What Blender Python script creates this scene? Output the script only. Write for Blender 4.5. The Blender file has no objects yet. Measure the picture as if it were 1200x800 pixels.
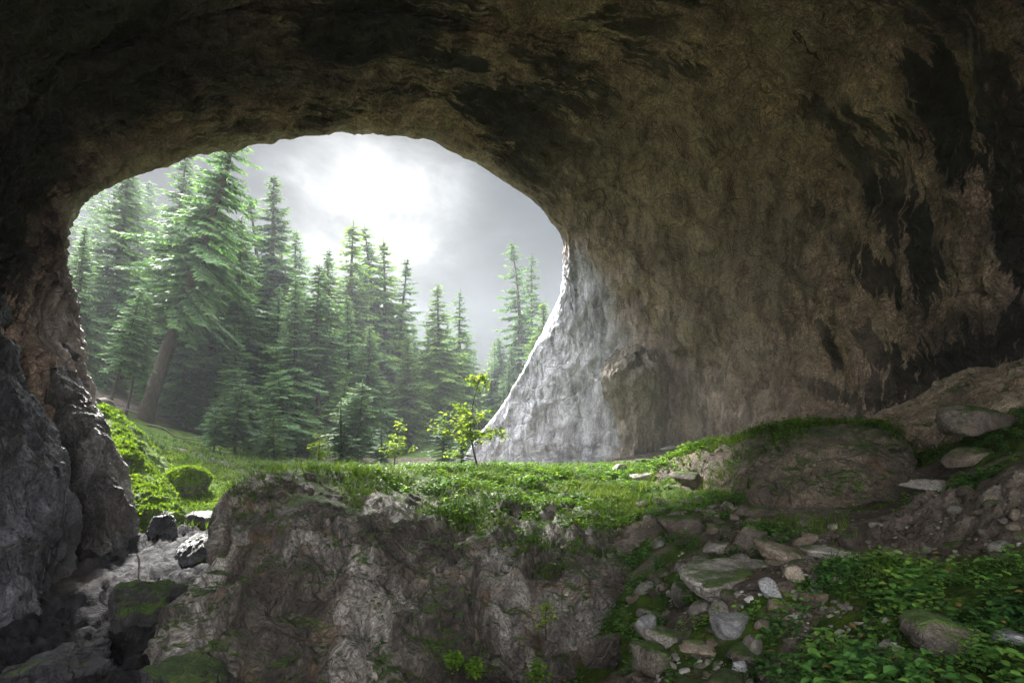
import bpy, math, random
import numpy as np
from mathutils import Matrix, Vector

R = math.radians
rng = np.random.default_rng(7)
random.seed(7)
F, CX, HZ = 720.0, 600.0, 500.0          # focal length and horizon used to survey the photograph

def P(u, v, d):
    return np.array([(u - CX) / F * d, d, (HZ - v) / F * d])

SUN_EL, SUN_AZ = R(41.5), R(-34)            # azimuth from +y towards +x
SUN_DIR = np.array([math.sin(SUN_AZ) * math.cos(SUN_EL), math.cos(SUN_AZ) * math.cos(SUN_EL), math.sin(SUN_EL)])

scene = bpy.context.scene
COL = scene.collection

# ------------------------------------------------------------------ noise
def _hash(ix, iy, iz, seed):
    h = (ix.astype(np.uint32) * np.uint32(374761393)) ^ (iy.astype(np.uint32) * np.uint32(668265263)) \
        ^ (iz.astype(np.uint32) * np.uint32(2147483647)) ^ np.uint32(seed * 974711 + 13)
    h = (h ^ (h >> np.uint32(13))) * np.uint32(1274126177)
    h = (h ^ (h >> np.uint32(16))) * np.uint32(2246822519)
    return h ^ (h >> np.uint32(15))

def perlin(p, seed=0):
    p = np.asarray(p, dtype=np.float64)
    i = np.floor(p).astype(np.int64); f = p - i
    w = f * f * f * (f * (f * 6 - 15) + 10)
    out = 0
    for dx in (0, 1):
        for dy in (0, 1):
            for dz in (0, 1):
                h = _hash(i[:, 0] + dx, i[:, 1] + dy, i[:, 2] + dz, seed)
                gx = (h & np.uint32(1023)).astype(np.float64) / 511.5 - 1
                gy = ((h >> np.uint32(10)) & np.uint32(1023)).astype(np.float64) / 511.5 - 1
                gz = ((h >> np.uint32(20)) & np.uint32(1023)).astype(np.float64) / 511.5 - 1
                d = gx * (f[:, 0] - dx) + gy * (f[:, 1] - dy) + gz * (f[:, 2] - dz)
                out = out + d * (w[:, 0] if dx else 1 - w[:, 0]) * (w[:, 1] if dy else 1 - w[:, 1]) * (w[:, 2] if dz else 1 - w[:, 2])
    return out * 1.3

def fbm(p, octv=4, seed=0, gain=.5, lac=2.03):
    a, s, q = 1.0, 0, np.asarray(p, dtype=np.float64)
    for k in range(octv):
        s = s + a * perlin(q, seed + k); a *= gain; q = q * lac + 3.17
    return s

def ridged(p, octv=4, seed=0, gain=.5):
    a, s, q = 1.0, 0, np.asarray(p, dtype=np.float64)
    for k in range(octv):
        s = s + a * (1 - 2.2 * np.abs(perlin(q, seed + k))); a *= gain; q = q * 2.07 + 1.7
    return s

def worley(p, seed=0):
    p = np.asarray(p, dtype=np.float64)
    i = np.floor(p).astype(np.int64)
    f1 = np.full(len(p), 9.0); f2 = np.full(len(p), 9.0); idv = np.zeros(len(p))
    for dx in (-1, 0, 1):
        for dy in (-1, 0, 1):
            for dz in (-1, 0, 1):
                c = i + np.array([dx, dy, dz])
                h = _hash(c[:, 0], c[:, 1], c[:, 2], seed)
                q = np.stack([(h & np.uint32(1023)) / 1023.0, ((h >> np.uint32(10)) & np.uint32(1023)) / 1023.0,
                              ((h >> np.uint32(20)) & np.uint32(1023)) / 1023.0], 1)
                d = np.sqrt(((c + q - p) ** 2).sum(1))
                near = d < f1
                f2 = np.where(near, f1, np.minimum(f2, d))
                idv = np.where(near, (h % np.uint32(997)) / 997.0, idv)
                f1 = np.minimum(f1, d)
    return f1, f2, idv

def sstep(a, b, x):
    t = np.clip((x - a) / (b - a), 0, 1)
    return t * t * (3 - 2 * t)

# ------------------------------------------------------------------ mesh helpers
def mesh_from(name, V, Fc, mat=None, smooth=True, attrs=None, uv=None):
    """V (n,3), Fc (m,k) of one polygon size -> mesh"""
    V = np.ascontiguousarray(V, dtype=np.float32); Fc = np.ascontiguousarray(Fc, dtype=np.int32)
    me = bpy.data.meshes.new(name)
    k = Fc.shape[1]
    me.vertices.add(len(V)); me.vertices.foreach_set('co', V.ravel())
    me.loops.add(Fc.size); me.loops.foreach_set('vertex_index', Fc.ravel())
    me.polygons.add(len(Fc)); me.polygons.foreach_set('loop_start', np.arange(0, Fc.size, k, dtype=np.int32))
    if attrs:
        for an, av in attrs.items():
            a = me.attributes.new(an, 'FLOAT', 'POINT'); a.data.foreach_set('value', np.ascontiguousarray(av, dtype=np.float32))
    if uv is not None:
        l = me.uv_layers.new(name='UVMap')
        l.data.foreach_set('uv', np.ascontiguousarray(uv[Fc.ravel()], dtype=np.float32).ravel())
    me.update(calc_edges=True)
    me.polygons.foreach_set('use_smooth', np.full(len(Fc), smooth, dtype=bool))
    if mat: me.materials.append(mat)
    return me

def link(name, me, parent=None, loc=(0, 0, 0), rot=(0, 0, 0), scale=(1, 1, 1)):
    o = bpy.data.objects.new(name, me); COL.objects.link(o)
    o.location = loc; o.rotation_euler = rot; o.scale = scale
    if parent: o.parent = parent
    return o

def tag(o, label=None, cat=None, group=None, kind=None):
    if label: o['label'] = label
    if cat: o['category'] = cat
    if group: o['group'] = group
    if kind: o['kind'] = kind
    return o

def catmull(ctrl, t):
    """ctrl (n, ...), t in [0,n-1] -> samples"""
    n = len(ctrl); i = np.clip(np.floor(t).astype(int), 0, n - 2); f = (t - i)
    f = f.reshape((-1,) + (1,) * (ctrl.ndim - 1))
    ext = np.concatenate([2 * ctrl[:1] - ctrl[1:2], ctrl, 2 * ctrl[-1:] - ctrl[-2:-1]])
    p0, p1, p2, p3 = ext[i], ext[i + 1], ext[i + 2], ext[i + 3]
    return .5 * (2 * p1 + (p2 - p0) * f + (2 * p0 - 5 * p1 + 4 * p2 - p3) * f ** 2 + (3 * p1 - p0 - 3 * p2 + p3) * f ** 3)

def patch_grid(ctrl, rt, ct):
    g = catmull(np.asarray(ctrl, float), rt)
    return np.swapaxes(catmull(np.swapaxes(g, 0, 1), ct), 0, 1)

def grid_faces(nr, nc):
    a = (np.arange(nr - 1)[:, None] * nc + np.arange(nc - 1)[None, :]).ravel()
    return np.stack([a, a + 1, a + nc + 1, a + nc], 1)

def grid_normals(g):
    du = np.gradient(g, axis=0); dv = np.gradient(g, axis=1)
    n = np.cross(du, dv); n /= np.linalg.norm(n, axis=2, keepdims=True) + 1e-9
    return n

def smooth_t(counts):
    out = [np.linspace(k, k + 1, c, endpoint=False) for k, c in enumerate(counts)]
    return np.concatenate(out + [np.array([float(len(counts))])])

# ------------------------------------------------------------------ shader helpers
class NT:
    def __init__(s, name):
        s.m = bpy.data.materials.new(name); s.m.use_nodes = True
        s.t = s.m.node_tree; s.t.nodes.clear()
        s.out = s.t.nodes.new('ShaderNodeOutputMaterial')
    def n(s, typ, ins=None, **kw):
        nd = s.t.nodes.new(typ)
        for k, v in kw.items(): setattr(nd, k, v)
        for k, v in (ins or {}).items():
            if isinstance(v, bpy.types.NodeSocket): s.t.links.new(v, nd.inputs[k])
            else: nd.inputs[k].default_value = v
        return nd
    def noise(s, vec, scale, detail=6, rough=.55, dist=0, lac=2.0):
        return s.n('ShaderNodeTexNoise', {'Vector': vec, 'Scale': scale, 'Detail': detail, 'Roughness': rough, 'Distortion': dist, 'Lacunarity': lac}).outputs['Fac']
    def ramp(s, fac, stops, interp='LINEAR'):
        nd = s.n('ShaderNodeValToRGB', {'Fac': fac}); cr = nd.color_ramp; cr.interpolation = interp
        while len(cr.elements) < len(stops): cr.elements.new(.5)
        for e, (p, c) in zip(cr.elements, stops):
            e.position = p; e.color = (c, c, c, 1) if isinstance(c, (int, float)) else (*c, 1)
        return nd.outputs['Color']
    def mix(s, fac, a, b, mode='MIX'):
        nd = s.n('ShaderNodeMix', data_type='RGBA', blend_type=mode)
        for idx, v in ((0, fac), (6, a), (7, b)):
            if isinstance(v, bpy.types.NodeSocket): s.t.links.new(v, nd.inputs[idx])
            else: nd.inputs[idx].default_value = v if idx == 0 else (*v, 1)[:4]
        return nd.outputs[2]
    def math(s, op, a, b=0.0, c=None, clamp=False):
        nd = s.n('ShaderNodeMath', operation=op, use_clamp=clamp)
        for idx, v in enumerate((a, b) if c is None else (a, b, c)):
            if isinstance(v, bpy.types.NodeSocket): s.t.links.new(v, nd.inputs[idx])
            else: nd.inputs[idx].default_value = v
        return nd.outputs[0]
    def map(s, v, a, b, c, d):
        return s.n('ShaderNodeMapRange', {'Value': v, 'From Min': a, 'From Max': b, 'To Min': c, 'To Max': d}).outputs[0]
    def vscale(s, vec, sc):
        return s.n('ShaderNodeMapping', {'Vector': vec, 'Scale': sc}).outputs[0]

MOSS = ((.018, .035, .006), (.05, .10, .010), (.11, .17, .018))

def rock_mat(name, c_dark, c_mid, c_light, scale=1.0, moss=0.0, wet=0.3, streak=0.0, crack=.6, rust=.3, bump=.6, pale_attr=False,
             stretch=(1, 1, 1), mossc=MOSS, random_tint=False, contrast=1.0):
    s = NT(name)
    tc = s.n('ShaderNodeTexCoord'); co = tc.outputs['Object']
    if random_tint:
        oi = s.n('ShaderNodeObjectInfo')
        co = s.n('ShaderNodeVectorMath', {0: co, 1: s.n('ShaderNodeCombineXYZ', {'X': s.math('MULTIPLY', oi.outputs['Random'], 40.0)}).outputs[0]}, operation='ADD').outputs[0]
    warpn = s.n('ShaderNodeTexNoise', {'Vector': co, 'Scale': .9 * scale, 'Detail': 3.0})
    wv = s.n('ShaderNodeVectorMath', {0: warpn.outputs['Color'], 1: (.9, .9, .9)}, operation='MULTIPLY').outputs[0]
    cow = s.n('ShaderNodeVectorMath', {0: co, 1: wv}, operation='ADD').outputs[0]
    cos = s.vscale(cow, stretch)
    big = s.noise(cos, .45 * scale, 9, .62)
    col = s.ramp(big, [(.30, c_dark), (.48, c_mid), (.66, c_light)])
    med = s.noise(cos, 2.3 * scale, 9, .68)
    col = s.mix(.75, col, s.ramp(med, [(.5 - .22 / contrast, .28), (.5, .92), (.5 + .22 / contrast, 1.7)]), 'MULTIPLY')
    fine = s.noise(cow, 14 * scale, 7, .7)
    col = s.mix(.8, col, s.ramp(fine, [(.5 - .2 / contrast, .35), (.5, 1.0), (.5 + .2 / contrast, 1.8)]), 'MULTIPLY')
    grit = s.noise(cow, 40 * scale, 4, .7)
    col = s.mix(.7, col, s.ramp(grit, [(.34, .4), (.5, 1.0), (.66, 1.7)]), 'MULTIPLY')
    if rust:
        rn = s.noise(cow, 1.1 * scale, 5, .6)
        col = s.mix(s.math('MULTIPLY', s.ramp(rn, [(.55, 0.0), (.72, 1.0)]), rust), col, (.20, .105, .035))
    # fractures
    vor = s.n('ShaderNodeTexVoronoi', {'Vector': cos, 'Scale': 1.3 * scale}, feature='DISTANCE_TO_EDGE').outputs['Distance']
    vor2 = s.n('ShaderNodeTexVoronoi', {'Vector': s.vscale(cow, (1.0, 1.0, .5)), 'Scale': 4.7 * scale}, feature='DISTANCE_TO_EDGE').outputs['Distance']
    crk = s.math('MINIMUM', s.map(vor, 0, .035, 0, 1), s.map(vor2, 0, .05, .35, 1))
    crn = s.map(s.noise(co, .8 * scale, 3), .42, .58, 0, 1)
    crkm = s.math('MULTIPLY', s.math('MULTIPLY', s.math('SUBTRACT', 1.0, crk), crn), crack, clamp=True)
    col = s.mix(crkm, col, (.025, .022, .02))
    rough = s.map(s.noise(co, 1.7 * scale, 5, .6), .35, .65, .90 - .52 * wet, .95 - .35 * wet)
    if streak:
        uvn = s.n('ShaderNodeUVMap', uv_map='UVMap').outputs[0]
        wob = s.n('ShaderNodeTexNoise', {'Vector': uvn, 'Scale': .22, 'Detail': 4.0}).outputs['Color']
        uvw = s.n('ShaderNodeVectorMath', {0: uvn, 1: s.n('ShaderNodeVectorMath', {0: wob, 1: (1.8, 1.8, 0)}, operation='MULTIPLY').outputs[0]}, operation='ADD').outputs[0]
        s1 = s.noise(s.vscale(uvw, (.20, 1.0, 1)), .8, 10, .66)
        s2 = s.noise(s.vscale(uvw, (.55, 2.6, 1)), 1.6, 9, .72)
        region = s.noise(uvn, .13, 3, .5)
        a = s.math('ADD', s.math('ADD', s.math('MULTIPLY', s1, .55), s.math('MULTIPLY', s2, .45)), s.math('MULTIPLY', s.math('SUBTRACT', region, .5), .75))
        st = s.ramp(a, [(.51, 0.0), (.535, .8), (.62, 1.0)])
        sa = s.n('ShaderNodeAttribute', attribute_name='stain').outputs['Fac']
        s3 = s.noise(s.vscale(uvw, (.16, 2.2, 1)), 1.3, 9, .68)
        sb = s.math('ADD', s.math('ADD', s.math('MULTIPLY', s.math('SUBTRACT', s2, .5), 2.2), s.math('MULTIPLY', s.math('SUBTRACT', s3, .5), 3.0)), s.math('MULTIPLY', sa, .9))
        st = s.math('MAXIMUM', st, s.map(sb, .55, .68, 0, 1))
        st = s.math('MULTIPLY', st, streak, clamp=True)
        lt = s.noise(s.vscale(uvw, (.45, 1.2, 1)), .55, 7, .6)
        col = s.mix(s.ramp(lt, [(.52, 0.0), (.66, .7)]), col, s.mix(.5, col, (.52, .44, .33), 'MIX'))
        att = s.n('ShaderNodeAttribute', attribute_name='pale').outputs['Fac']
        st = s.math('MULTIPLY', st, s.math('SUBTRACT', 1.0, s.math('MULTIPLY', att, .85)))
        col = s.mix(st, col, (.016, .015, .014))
        dk = s.n('ShaderNodeAttribute', attribute_name='painted_shade').outputs['Fac']
        col = s.mix(dk, col, s.mix(.93, col, (.014, .013, .012)))  # shade of vault and far wall, put into the rock colour
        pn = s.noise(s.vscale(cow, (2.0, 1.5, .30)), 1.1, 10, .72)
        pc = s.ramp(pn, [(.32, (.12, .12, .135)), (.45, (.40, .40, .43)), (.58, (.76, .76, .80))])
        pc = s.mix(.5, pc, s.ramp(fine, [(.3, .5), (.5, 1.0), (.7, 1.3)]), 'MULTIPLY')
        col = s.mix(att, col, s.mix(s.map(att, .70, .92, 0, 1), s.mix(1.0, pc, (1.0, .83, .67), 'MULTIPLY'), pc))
        rough = s.math('SUBTRACT', rough, s.math('MULTIPLY', att, .28))
    nrm = s.n('ShaderNodeNewGeometry')
    if moss:
        nz = s.n('ShaderNodeSeparateXYZ', {0: nrm.outputs['Normal']}).outputs['Z']
        mn = s.math('ADD', s.math('MULTIPLY', s.noise(co, 1.0 * scale, 8, .65), 1.5), s.math('MULTIPLY', nz, .9))
        mf = s.map(mn, 1.62 - moss * .75, 1.80 - moss * .75, 0, 1)
        mf = s.math('MULTIPLY', mf, s.ramp(fine, [(.30, .35), (.5, 1.0)]), clamp=True)
        mcol = s.ramp(s.noise(co, 3.5, 8, .7), [(.3, mossc[0]), (.5, mossc[1]), (.68, mossc[2])])
        col = s.mix(mf, col, mcol)
        rough = s.mix(mf, s.n('ShaderNodeCombineColor', {0: rough, 1: rough, 2: rough}).outputs[0], (.95, .95, .95))
    # relief
    h = s.math('ADD', s.math('MULTIPLY', med, .75 / scale), s.math('MULTIPLY', fine, .34 / scale))
    h = s.math('ADD', h, s.math('MULTIPLY', s.noise(cow, 45 * scale, 4, .6), .07 / scale))
    h = s.math('ADD', h, s.math('MULTIPLY', crk, .22 / scale))
    if streak: h = s.math('ADD', h, s.math('MULTIPLY', s2, .45))
    b = s.n('ShaderNodeBump', {'Height': h, 'Strength': bump, 'Distance': .22})
    p = s.n('ShaderNodeBsdfPrincipled', {'Base Color': col, 'Roughness': rough, 'Normal': b.outputs[0]})
    p.inputs['Specular IOR Level'].default_value = .35 + .45 * wet
    s.t.links.new(p.outputs[0], s.out.inputs[0])
    return s.m

def leaf_mat(name, c0, c1, c2, transl=.45, rough=.5, rnd=.35, dead=False):
    s = NT(name)
    a = s.n('ShaderNodeAttribute', attribute_name='tint').outputs['Fac']
    col = s.ramp(a, [(0, c0), (.47, c1), (.94, c2), (.99, (.22, .14, .05))] if dead else [(0, c0), (.5, c1), (1, c2)])
    oi = s.n('ShaderNodeObjectInfo').outputs['Random']
    col = s.mix(1.0, col, s.ramp(oi, [(0, 1 - rnd), (1, 1 + rnd)]), 'MULTIPLY')
    p = s.n('ShaderNodeBsdfPrincipled', {'Base Color': col, 'Roughness': rough})
    p.inputs['Specular IOR Level'].default_value = .2
    t = s.n('ShaderNodeBsdfTranslucent', {'Color': s.mix(1.0, col, (1.35, 1.35, .75), 'MULTIPLY')})
    m = s.n('ShaderNodeMixShader', {0: transl, 1: p.outputs[0], 2: t.outputs[0]})
    s.t.links.new(m.outputs[0], s.out.inputs[0])
    return s.m

def bark_mat(name, c0, c1, moss=0.0):
    s = NT(name); co = s.n('ShaderNodeTexCoord').outputs['Object']
    v = s.vscale(co, (5, 5, 1.1))
    n = s.noise(v, 2.2, 8, .65)
    col = s.ramp(n, [(.3, c0), (.62, c1)])
    if moss:
        col = s.mix(s.map(s.noise(co, .9, 6), .5, .62, 0, moss), col, (.05, .085, .02))
    b = s.n('ShaderNodeBump', {'Height': n, 'Strength': .8, 'Distance': .08})
    p = s.n('ShaderNodeBsdfPrincipled', {'Base Color': col, 'Roughness': .9, 'Normal': b.outputs[0]})
    s.t.links.new(p.outputs[0], s.out.inputs[0])
    return s.m

M = {}
M['cave'] = rock_mat('cave_rock', (.16, .112, .086), (.41, .288, .220), (.64, .48, .375), scale=.75, wet=.35, streak=.95, crack=.45, rust=.15, bump=1.0, moss=0, contrast=1.45)
M['flow'] = rock_mat('flowstone_rock', (.12, .10, .075), (.27, .23, .17), (.42, .37, .29), scale=1.2, wet=.5, crack=.3, rust=.3, bump=.9, stretch=(1.6, 1.6, .3))
M['boulder'] = rock_mat('boulder_rock', (.034, .027, .021), (.100, .083, .067), (.38, .35, .315), scale=1.5, moss=.25, wet=.7, crack=.4, rust=.5, bump=1.0, stretch=(1.3, 1.0, .45), contrast=1.6)
M['outcrop'] = rock_mat('outcrop_rock', (.07, .058, .042), (.16, .13, .095), (.27, .22, .16), scale=1.3, moss=.24, wet=.2, crack=.7, rust=.45, bump=.9)
M['slab'] = rock_mat('slab_rock', (.16, .122, .086), (.36, .28, .195), (.56, .46, .34), scale=1.3, moss=.12, wet=.2, crack=.7, rust=.5, bump=.9)
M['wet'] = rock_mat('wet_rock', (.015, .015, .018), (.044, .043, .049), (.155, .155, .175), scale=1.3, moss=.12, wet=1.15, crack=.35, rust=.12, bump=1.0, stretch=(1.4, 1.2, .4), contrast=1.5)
M['buttress'] = rock_mat('buttress_rock', (.030, .028, .027), (.105, .098, .092), (.30, .285, .27), scale=1.2, moss=.14, wet=1.0, crack=.4, rust=.2, bump=1.0, stretch=(1.4, 1.2, .4), contrast=1.6)
M['wetmoss'] = rock_mat('mossy_wet_rock', (.018, .018, .018), (.050, .048, .046), (.15, .145, .14), scale=1.4, moss=.62, wet=.9, crack=.4, rust=.2, bump=1.0, contrast=1.4)
M['mossy'] = rock_mat('mossy_rock', (.05, .045, .038), (.12, .11, .09), (.24, .22, .19), scale=1.4, moss=1.15, wet=.3, crack=.7, rust=.2, bump=.9,
                      mossc=((.03, .06, .006), (.10, .19, .012), (.20, .31, .03)))
M['stone'] = rock_mat('stone_rock', (.11, .10, .085), (.25, .225, .195), (.44, .41, .37), scale=2.6, moss=.12, wet=.3, crack=.5, rust=.25, bump=.7, random_tint=True)
M['stone_dark'] = rock_mat('dark_stone_rock', (.05, .045, .038), (.12, .10, .08), (.22, .19, .155), scale=2.6, moss=.35, wet=.25, crack=.6, rust=.35, bump=.8, random_tint=True)
M['stone_pale'] = rock_mat('pale_stone_rock', (.10, .10, .102), (.22, .22, .225), (.37, .37, .375), scale=3.0, moss=.0, wet=.35, crack=.5, rust=.1, bump=.6, random_tint=True)
M['stone_tan'] = rock_mat('tan_stone_rock', (.10, .078, .055), (.22, .175, .13), (.36, .30, .235), scale=2.4, moss=.1, wet=.2, crack=.5, rust=.3, bump=.7, random_tint=True)
M['herb'] = leaf_mat('herb_leaf', (.03, .09, .024), (.085, .21, .045), (.20, .35, .06), .35, .6, 0, True)
M['herbbright'] = leaf_mat('bright_herb_leaf', (.05, .13, .012), (.11, .24, .02), (.22, .36, .035), .5, .5, 0)
M['grass'] = leaf_mat('grass_blade', (.03, .065, .012), (.075, .14, .02), (.17, .23, .045), .45, .55, 0)
M['mossfuzz'] = leaf_mat('moss_tuft', (.05, .10, .006), (.16, .27, .012), (.30, .42, .03), .4, .8, 0)
M['needle'] = leaf_mat('spruce_needles', (.026, .075, .032), (.065, .145, .058), (.13, .225, .085), .4, .6, .3)
M['needle_pale'] = leaf_mat('young_spruce_needles', (.03, .085, .06), (.06, .14, .095), (.12, .22, .13), .4, .6, .15)
M['needle_yellow'] = leaf_mat('yellow_spruce_needles', (.035, .08, .022), (.07, .14, .03), (.14, .22, .045), .45, .6, .2)  # yellower green than the other spruce needles
M['sapling'] = leaf_mat('sapling_leaf', (.12, .20, .025), (.22, .33, .04), (.38, .46, .07), .55, .5, .1)
M['bark'] = bark_mat('spruce_bark', (.016, .012, .009), (.075, .054, .042), .3)
M['deadwood'] = bark_mat('dead_wood', (.06, .05, .045), (.20, .17, .14))

# ground material: trodden soil, litter and moss
def ground_mat():
    s = NT('ground_soil'); co = s.n('ShaderNodeTexCoord').outputs['Object']
    n1 = s.noise(co, .6, 8, .6); n2 = s.noise(co, 4.5, 9, .7); n3 = s.noise(co, 22, 6, .7)
    col = s.ramp(n1, [(.3, (.06, .046, .036)), (.5, (.135, .108, .085)), (.68, (.23, .195, .16))])
    col = s.mix(.7, col, s.ramp(n2, [(.28, .4), (.5, 1.0), (.72, 1.6)]), 'MULTIPLY')
    col = s.mix(.6, col, s.ramp(n3, [(.3, .5), (.5, 1.0), (.7, 1.6)]), 'MULTIPLY')
    vd = s.n('ShaderNodeTexVoronoi', {'Vector': co, 'Scale': 16.0, 'Randomness': 1.0})
    pebm = s.math('MULTIPLY', s.map(vd.outputs['Distance'], .30, .36, 1, 0), s.map(n2, .5, .56, 0, 1), clamp=True)
    pc = s.ramp(s.n('ShaderNodeSeparateColor', {0: vd.outputs['Color']}).outputs[0], [(0, (.09, .08, .07)), (.6, (.2, .18, .16)), (1, (.38, .36, .34))])
    col = s.mix(pebm, col, pc)
    gr = s.n('ShaderNodeAttribute', attribute_name='green').outputs['Fac']
    mf = s.map(s.math('ADD', s.noise(co, 1.3, 8, .7), s.math('MULTIPLY', gr, .62)), .66, .80, 0, 1)
    mcol = s.ramp(s.noise(co, 3.0, 8, .7), [(.3, (.022, .04, .008)), (.5, (.055, .10, .014)), (.68, (.12, .18, .025))])
    col = s.mix(mf, col, mcol)
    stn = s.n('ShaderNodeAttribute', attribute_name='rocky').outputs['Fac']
    rc = s.ramp(s.noise(co, 2.4, 9, .7), [(.3, (.008, .008, .009)), (.5, (.018, .018, .020)), (.66, (.050, .050, .056))])  # dark wet gully rock, darkened further in place of missing shade
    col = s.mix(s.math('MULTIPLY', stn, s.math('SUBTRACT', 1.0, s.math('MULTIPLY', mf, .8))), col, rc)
    rough = s.math('SUBTRACT', .95, s.math('MULTIPLY', stn, s.map(n2, .4, .6, .12, .38)))
    h = s.math('ADD', s.math('ADD', n2, s.math('MULTIPLY', n3, .3)), s.math('MULTIPLY', s.map(vd.outputs['Distance'], 0, .36, 1, 0), .18))
    b = s.n('ShaderNodeBump', {'Height': h, 'Strength': .9, 'Distance': .12})
    p = s.n('ShaderNodeBsdfPrincipled', {'Base Color': col, 'Roughness': rough, 'Normal': b.outputs[0]})
    p.inputs['Specular IOR Level'].default_value = .15
    s.t.links.new(p.outputs[0], s.out.inputs[0])
    return s.m
M['ground'] = ground_mat()

# ------------------------------------------------------------------ the ground sheet
GP = [P(*t) for t in [
    (950, 800, 4.1), (1100, 800, 3.6), (1250, 740, 3.6), (1200, 690, 4.6), (800, 800, 5.5), (715, 800, 7.0), (450, 850, 5.4), (560, 850, 5.4), (300, 860, 8), (450, 860, 8), (600, 850, 8), (690, 815, 8.2), (860, 800, 4.9), (960, 725, 5.2), (1060, 668, 5.6), (860, 705, 6),
    (980, 655, 7.6), (900, 622, 9.2), (960, 602, 10.8), (800, 605, 12), (1010, 645, 7.8), (760, 700, 8.8), (760, 650, 10.5),
    (1110, 582, 8.4), (1190, 590, 6.8), (1040, 604, 9.2), (1100, 668, 7.0), (1170, 672, 5.8), (1150, 556, 9.2), (1090, 575, 11.0),
    (1200, 500, 10.5), (1080, 525, 14), (1150, 495, 13), (1260, 460, 12), (1050, 495, 18), (1000, 495, 23), (900, 508, 26), (820, 523, 28), (740, 545, 26), (700, 556, 20),
    (600, 562, 17), (500, 556, 19), (600, 548, 26), (500, 540, 33), (420, 545, 33), (600, 525, 45), (660, 545, 34),
    (230, 705, 10), (100, 800, 9), (40, 780, 9), (255, 645, 12.5), (200, 800, 8), (242, 606, 15.5), (275, 565, 20), (215, 545, 21), (165, 505, 25), (160, 493, 32), (110, 482, 25),
    (60, 470, 28), (300, 535, 32), (250, 505, 42), (100, 440, 55), (200, 445, 68), (350, 480, 68), (450, 500, 68), (600, 512, 70), (720, 490, 75)]]
GP += [np.array(t, float) for t in [(0, 0, -1.9), (0, -12, -1.9), (-6, 3, -3.1), (6, 1, -1.0), (12, 4, .2), (14, 12, 1.0), (-12, 8, -3), (-9, -10, -2.5), (10, -10, -1), (-20, 22, 3), (-32, 40, 7), (16, 36, 3), (30, 60, 6),
       (-70, 100, 15), (0, 110, 4), (60, 100, 6), (-90, 40, 15), (90, 40, 10), (-110, 120, 20), (0, 150, 10), (110, 120, 16), (-130, -60, 10), (130, -60, 10), (0, -120, 0)]]
GP = np.array(GP)
def _phi(a, b):
    return np.sqrt(((a[:, None, :2] - b[None, :, :2]) ** 2).sum(2) + .5)
_A = _phi(GP, GP); _n = len(GP)
_S = np.zeros((_n + 1, _n + 1)); _S[:_n, :_n] = _A + np.eye(_n) * 1e-2 * -1; _S[:_n, _n] = 1; _S[_n, :_n] = 1
_W = np.linalg.solve(_S, np.append(GP[:, 2], 0))

def blob(xy, pts):
    """smooth union of weighted discs: pts = (u, v, d, radius, weight)"""
    out = np.zeros(len(xy))
    for u, v, d, r, w in pts:
        c = P(u, v, d)
        q = np.sqrt(((xy - c[:2]) ** 2).sum(1)) / r
        out = np.maximum(out, w * sstep(1.25, .6, q))
    return out
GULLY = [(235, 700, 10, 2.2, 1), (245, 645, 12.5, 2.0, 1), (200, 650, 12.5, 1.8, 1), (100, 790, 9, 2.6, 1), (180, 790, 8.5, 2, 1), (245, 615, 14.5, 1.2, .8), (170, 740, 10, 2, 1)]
TRAIL = [(1005, 630, 8.6, .9, 1), (985, 618, 9.3, .8, 1), (1000, 640, 8, .9, 1), (960, 612, 10, .9, 1), (985, 660, 7, .7, 1), (950, 780, 4.4, .45, .8), (925, 720, 5.4, .35, .7), (900, 604, 11.5, .7, .8)]
def ground_z(xy, detail=True):
    xy = np.asarray(xy, float)
    z = np.empty(len(xy))
    for k in range(0, len(xy), 40000):
        q = xy[k:k + 40000]
        z[k:k + 40000] = _phi(q, GP) @ _W[:_n] + _W[_n]
    if detail:
        p3 = np.c_[xy, np.zeros(len(xy))]
        r = np.sqrt((xy ** 2).sum(1))
        calm = 1 - .7 * blob(xy, TRAIL)
        gul = blob(xy, GULLY)
        z = z + calm * (.10 * fbm(p3 * .9, 4, 11) + .045 * ridged(p3 * 2.6, 4, 21)) + sstep(14, 60, r) * .5 * fbm(p3 * .2, 3, 31)
        f1, f2, idv = worley(p3 * 2.1, 5)
        z = z + gul * (.16 * idv * sstep(0, .2, f2 - f1) - .06 * f1 + .04 * ridged(p3 * 4, 4, 41))
        f1, f2, idv = worley(p3 * 3.2 + .3 * fbm(p3 * 2, 2, 71)[:, None], 15)
        z = z + blob(xy, BANK) * (.20 * (idv - .4) - .16 * f1 + .08 * ridged(p3 * 4.5, 4, 43))
        f1, f2, idv = worley(p3 * 9.0, 8)
        z = z + (1 - gul) * .035 * calm * np.maximum(0, .45 - f1) * 2 * (idv > .45)
    return z
def ghit(u, v):
    d = np.geomspace(2.6, 60, 900)
    q = np.c_[(u - CX) / F * d, d]
    g = ground_z(q, False); z = (HZ - v) / F * d
    k = np.nonzero(z <= g)[0]
    return d[k[0]] if len(k) else None
def refit(lst):
    out = []
    for u, v, d, r, w in lst:
        h = ghit(u, v); h = d if h is None or h > d * 1.6 else h
        out.append((u, v, h, r, w))
    return out
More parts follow.
